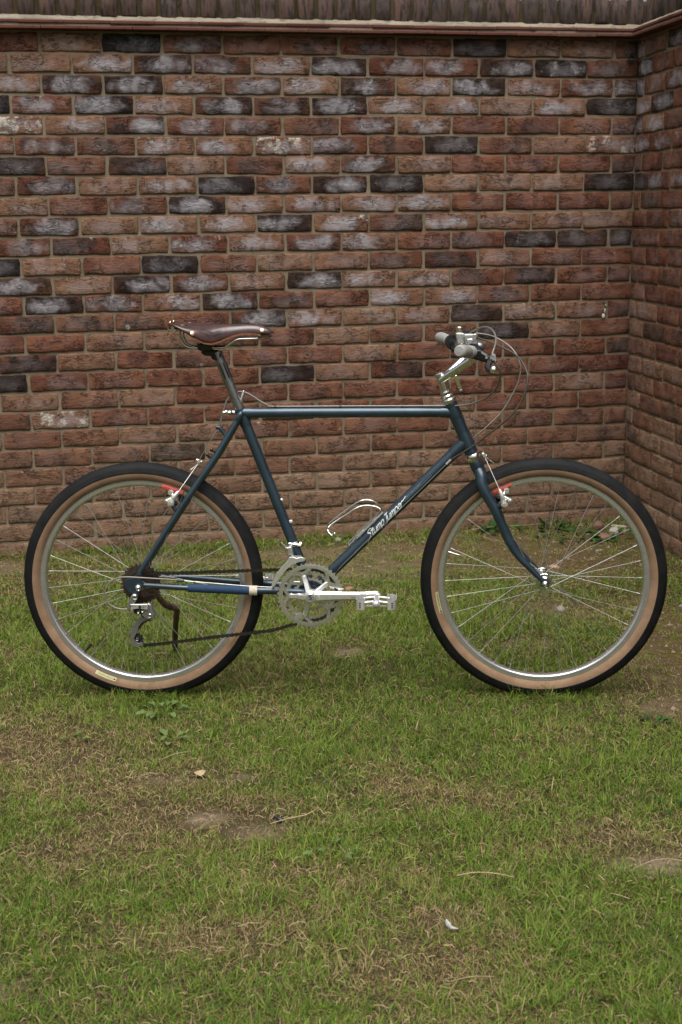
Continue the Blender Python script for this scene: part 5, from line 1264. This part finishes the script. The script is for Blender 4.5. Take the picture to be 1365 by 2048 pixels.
def plant(x, y, meshes, n, sc, spread, label, grp=None, up=.3, name='weed_plant', seed=0):
    rng = random.Random(seed * 13 + 1)
    r = empty(name, None, (x, y, float(gz(x, y)) + .0)); tag(r, label, 'weed', grp or 'weeds growing in the lawn and along the wall')
    for i in range(n):
        o = bpy.data.objects.new('leaf', meshes[rng.randrange(len(meshes))]); COL.objects.link(o); o.parent = r
        a = 2 * PI * i / n * 2.4 + rng.uniform(-.4, .4); d = spread * rng.random() ** .6
        o.location = (d * math.cos(a), d * math.sin(a), rng.uniform(.004, .02)); s = sc * rng.uniform(.7, 1.2); o.scale = (s, s, s); o.rotation_euler = (rng.uniform(-.3, .3), -rng.uniform(-.05, up * .8), a)
    return r
plant(-.492, 3.495, BROAD, 13, .62, .05, 'pale broad leaved weed rosette in the lawn just in front of the rear wheel', seed=1)
plant(-.450, 3.300, BROAD, 7, .55, .03, 'flat lobed weed leaves lying below the larger rosette', seed=2)
plant(-.695, 3.310, BROAD, 4, .45, .02, 'single upright leafed weed in dry grass left of the pale rosette', up=.9, seed=3)
plant(.815, 3.345, DARKB, 7, .6, .03, 'dark green weed with small leaves on bare soil at the right edge', seed=4)
plant(.625, 5.50, DARKB, 16, .85, .03, 'bright green bushy seedling against the wall seen through the front wheel', up=1.3, seed=5, name='seedling')
plant(.945, 5.44, ROUND, 34, 1.0, .13, 'spreading patch of clover like leaves near the wall corner', seed=6)
plant(1.06, 5.34, ROUND, 10, 1.15, .04, 'small round leaved weed beside the brown stones in the corner', seed=7)
plant(1.16, 5.42, ROUND, 8, 1.0, .04, 'little weed right of the white stone by the corner', seed=8)
plant(.90, 5.60, ROUND, 12, 1.1, .05, 'tufted weed at the wall foot above the clover patch', up=1.0, seed=9)
plant(.73, 5.56, ROUND, 9, 1.0, .04, 'low weed at the wall foot right of the seedling', up=.9, seed=12)
plant(-.03, 2.62, BROAD, 6, .42, .05, 'flattened pale weed leaves in the middle of the lawn', seed=10)
plant(.74, 2.83, DARKB, 7, .5, .04, 'blue green weed at the right edge above the bare patch', seed=11)

def stone(x, y, r, sc, mat, label, seed, name='stone', cat='stone'):
    m = MB(False); m.ball((0, 0, 0), r, 12, 8, sc)
    m.v = [tuple(np.array(p) * (1 + .35 * (fbm(np.array(p[0] + seed), np.array(p[1] + p[2] * 1.7), 1.4 / r, seed, 2) - .5))) for p in m.v]
    o = m.obj(name, mat); o.location = (x, y, float(gz(x, y)) + r * sc[2] * .45); o.rotation_euler = (0, 0, seed); tag(o, label, cat, 'loose stones and chips on the soil'); return o
stone(1.083, 5.560, .028, (1.1, .9, .85), STONEB, 'round brown pebble near the wall corner', 1)
stone(1.130, 5.455, .026, (1, .9, .9), STONEW, 'chalky white stone on soil near the wall corner', 2)
stone(1.075, 5.385, .034, (1.25, .9, .55), STONEB, 'flat tan stone in front of the white stone', 3)
stone(-.013, 5.37, .016, (1.1, .8, .7), STONEG, 'grey stone below the bottle cage near the wall', 4)
stone(.735, 4.385, .018, (1.2, .8, .8), STONEG, 'small pale grey stone on the ground below the front hub', 5)
stone(.800, 4.930, .018, (1.2, .9, .6), simple('orange_fragment', (.33, .19, .09), .85), 'orange brick fragment on the soil beside the front hub', 6)
stone(.025, 4.700, .016, (1.3, .9, .5), simple('pink_fragment', (.26, .13, .085), .85), 'pinkish brick fragment in the grass above the crank arm', 7)
stone(.95, 5.70, .014, (1.5, .9, .5), STONEW, 'pale chip of stone at the foot of the wall', 8)
stone(1.18, 5.60, .017, (2.0, .8, .4), STONEW, 'thin pale stone flake under the wall corner', 9)
stone(1.02, 5.20, .012, (1.5, .9, .5), STONEG, 'small chip on moss in front of the corner stones', 10)
stone(.70, 5.35, .014, (1.4, .8, .4), STONEW, 'pale flake on the soil left of the clover patch', 11)
stone(1.15, 4.40, .012, (1.3, .8, .6), STONEG, 'small chip on soil right of the front wheel', 12)
m = MB(False); m.tube([(-.013, 0, .003), (-.008, .002, .006), (0, 0, .007), (.008, -.001, .005), (.014, 0, .003)], [.003, .0065, .0055, .0055, .003], 10, 3); m.ball((-.007, .003, .008), .006, 8, 6)
o = m.obj('black_lump', BLACKP); o.location = (-.148, 2.795, float(gz(-.148, 2.795)) + .003); o.rotation_euler = (0, 0, -.5); tag(o, 'small shiny black lump lying on the bare patch', 'debris')
def straw(pts, r, label, mat=STRAW, name='straw_stalk', lift=.014):
    m = MB(False); r *= .5; m.tube([(x, y, float(gz(x, y)) + lift + dz) for x, y, dz in pts], [r * .7] + [r] * (len(pts) - 2) + [r * .4], 6, 5); o = m.obj(name, mat); tag(o, label, 'straw', 'dead straw stalks lying on the lawn'); return o
straw([(-.165, 2.765, 0), (-.12, 2.775, .004), (-.085, 2.785, .008), (-.06, 2.808, .012)], .0022, 'crinkled pale root beside the black lump')
straw([(.224, 2.500, .012), (.26, 2.495, .02), (.30, 2.488, .018), (.338, 2.482, .01)], .0022, 'long pale straw stalk lying in the middle right of the lawn')
straw([(-.74, 2.60, .01), (-.71, 2.62, .02), (-.695, 2.66, .012)], .0016, 'curved straw at the left edge of the lawn')
straw([(-.66, 2.20, .01), (-.655, 2.25, .02), (-.65, 2.29, .02)], .0014, 'thin upright straw near the lower left corner')
straw([(-.45, 3.14, .008), (-.42, 3.165, .012), (-.385, 3.19, .01)], .0016, 'short straw in dry grass under the rosette')
straw([(.70, 2.535, .006), (.66, 2.55, .006), (.62, 2.535, .006), (.57, 2.50, .005)], .0016, 'yellowed long stem across the bare patch at right')
straw([(.50, 5.42, .01), (.62, 5.52, .008), (.78, 5.56, .008), (.90, 5.60, .006)], .0022, 'dead stem lying along the wall foot behind the front wheel')
straw([(.57, 5.36, .008), (.62, 5.30, .006), (.70, 5.28, .004)], .0018, 'short dead twig on the soil behind the front wheel')
straw([(.18, 2.115, .01), (.22, 2.118, .016), (.26, 2.125, .01)], .0014, 'bleached straw near the bottom edge of the lawn')
straw([(.56, 3.62, .008), (.62, 3.60, .012), (.66, 3.555, .01)], .0018, 'straw lying just below the front tyre')
m = MB(False); m.tube([(0, 0, .002), (-.005, .004, .007), (-.009, .010, .014)], [.002, .0052, .001], 8, 4, flat=.4); m.tube([(0, 0, .002), (.012, -.008, .004)], [.0035, .001], 8)
o = m.obj('feather', FEATHER); o.location = (.196, 2.302, float(gz(.196, 2.302)) + .014); tag(o, 'small white downy feather on the lawn', 'feather')
m = MB(False); vs = [(math.cos(a) * .016 * (1 + .3 * math.sin(3 * a)), math.sin(a) * .011, .006 + .005 * math.sin(2 * a)) for a in np.linspace(0, 2 * PI, 14, endpoint=False)]; m.add([(0, 0, .012)] + vs, [(0, 1 + i, 1 + (i + 1) % 14) for i in range(14)])
o = m.obj('dry_leaf', STRAW); o.location = (-.353, 3.061, float(gz(-.353, 3.061)) + .008); tag(o, 'curled dry yellow leaf on the brown patch', 'leaf')
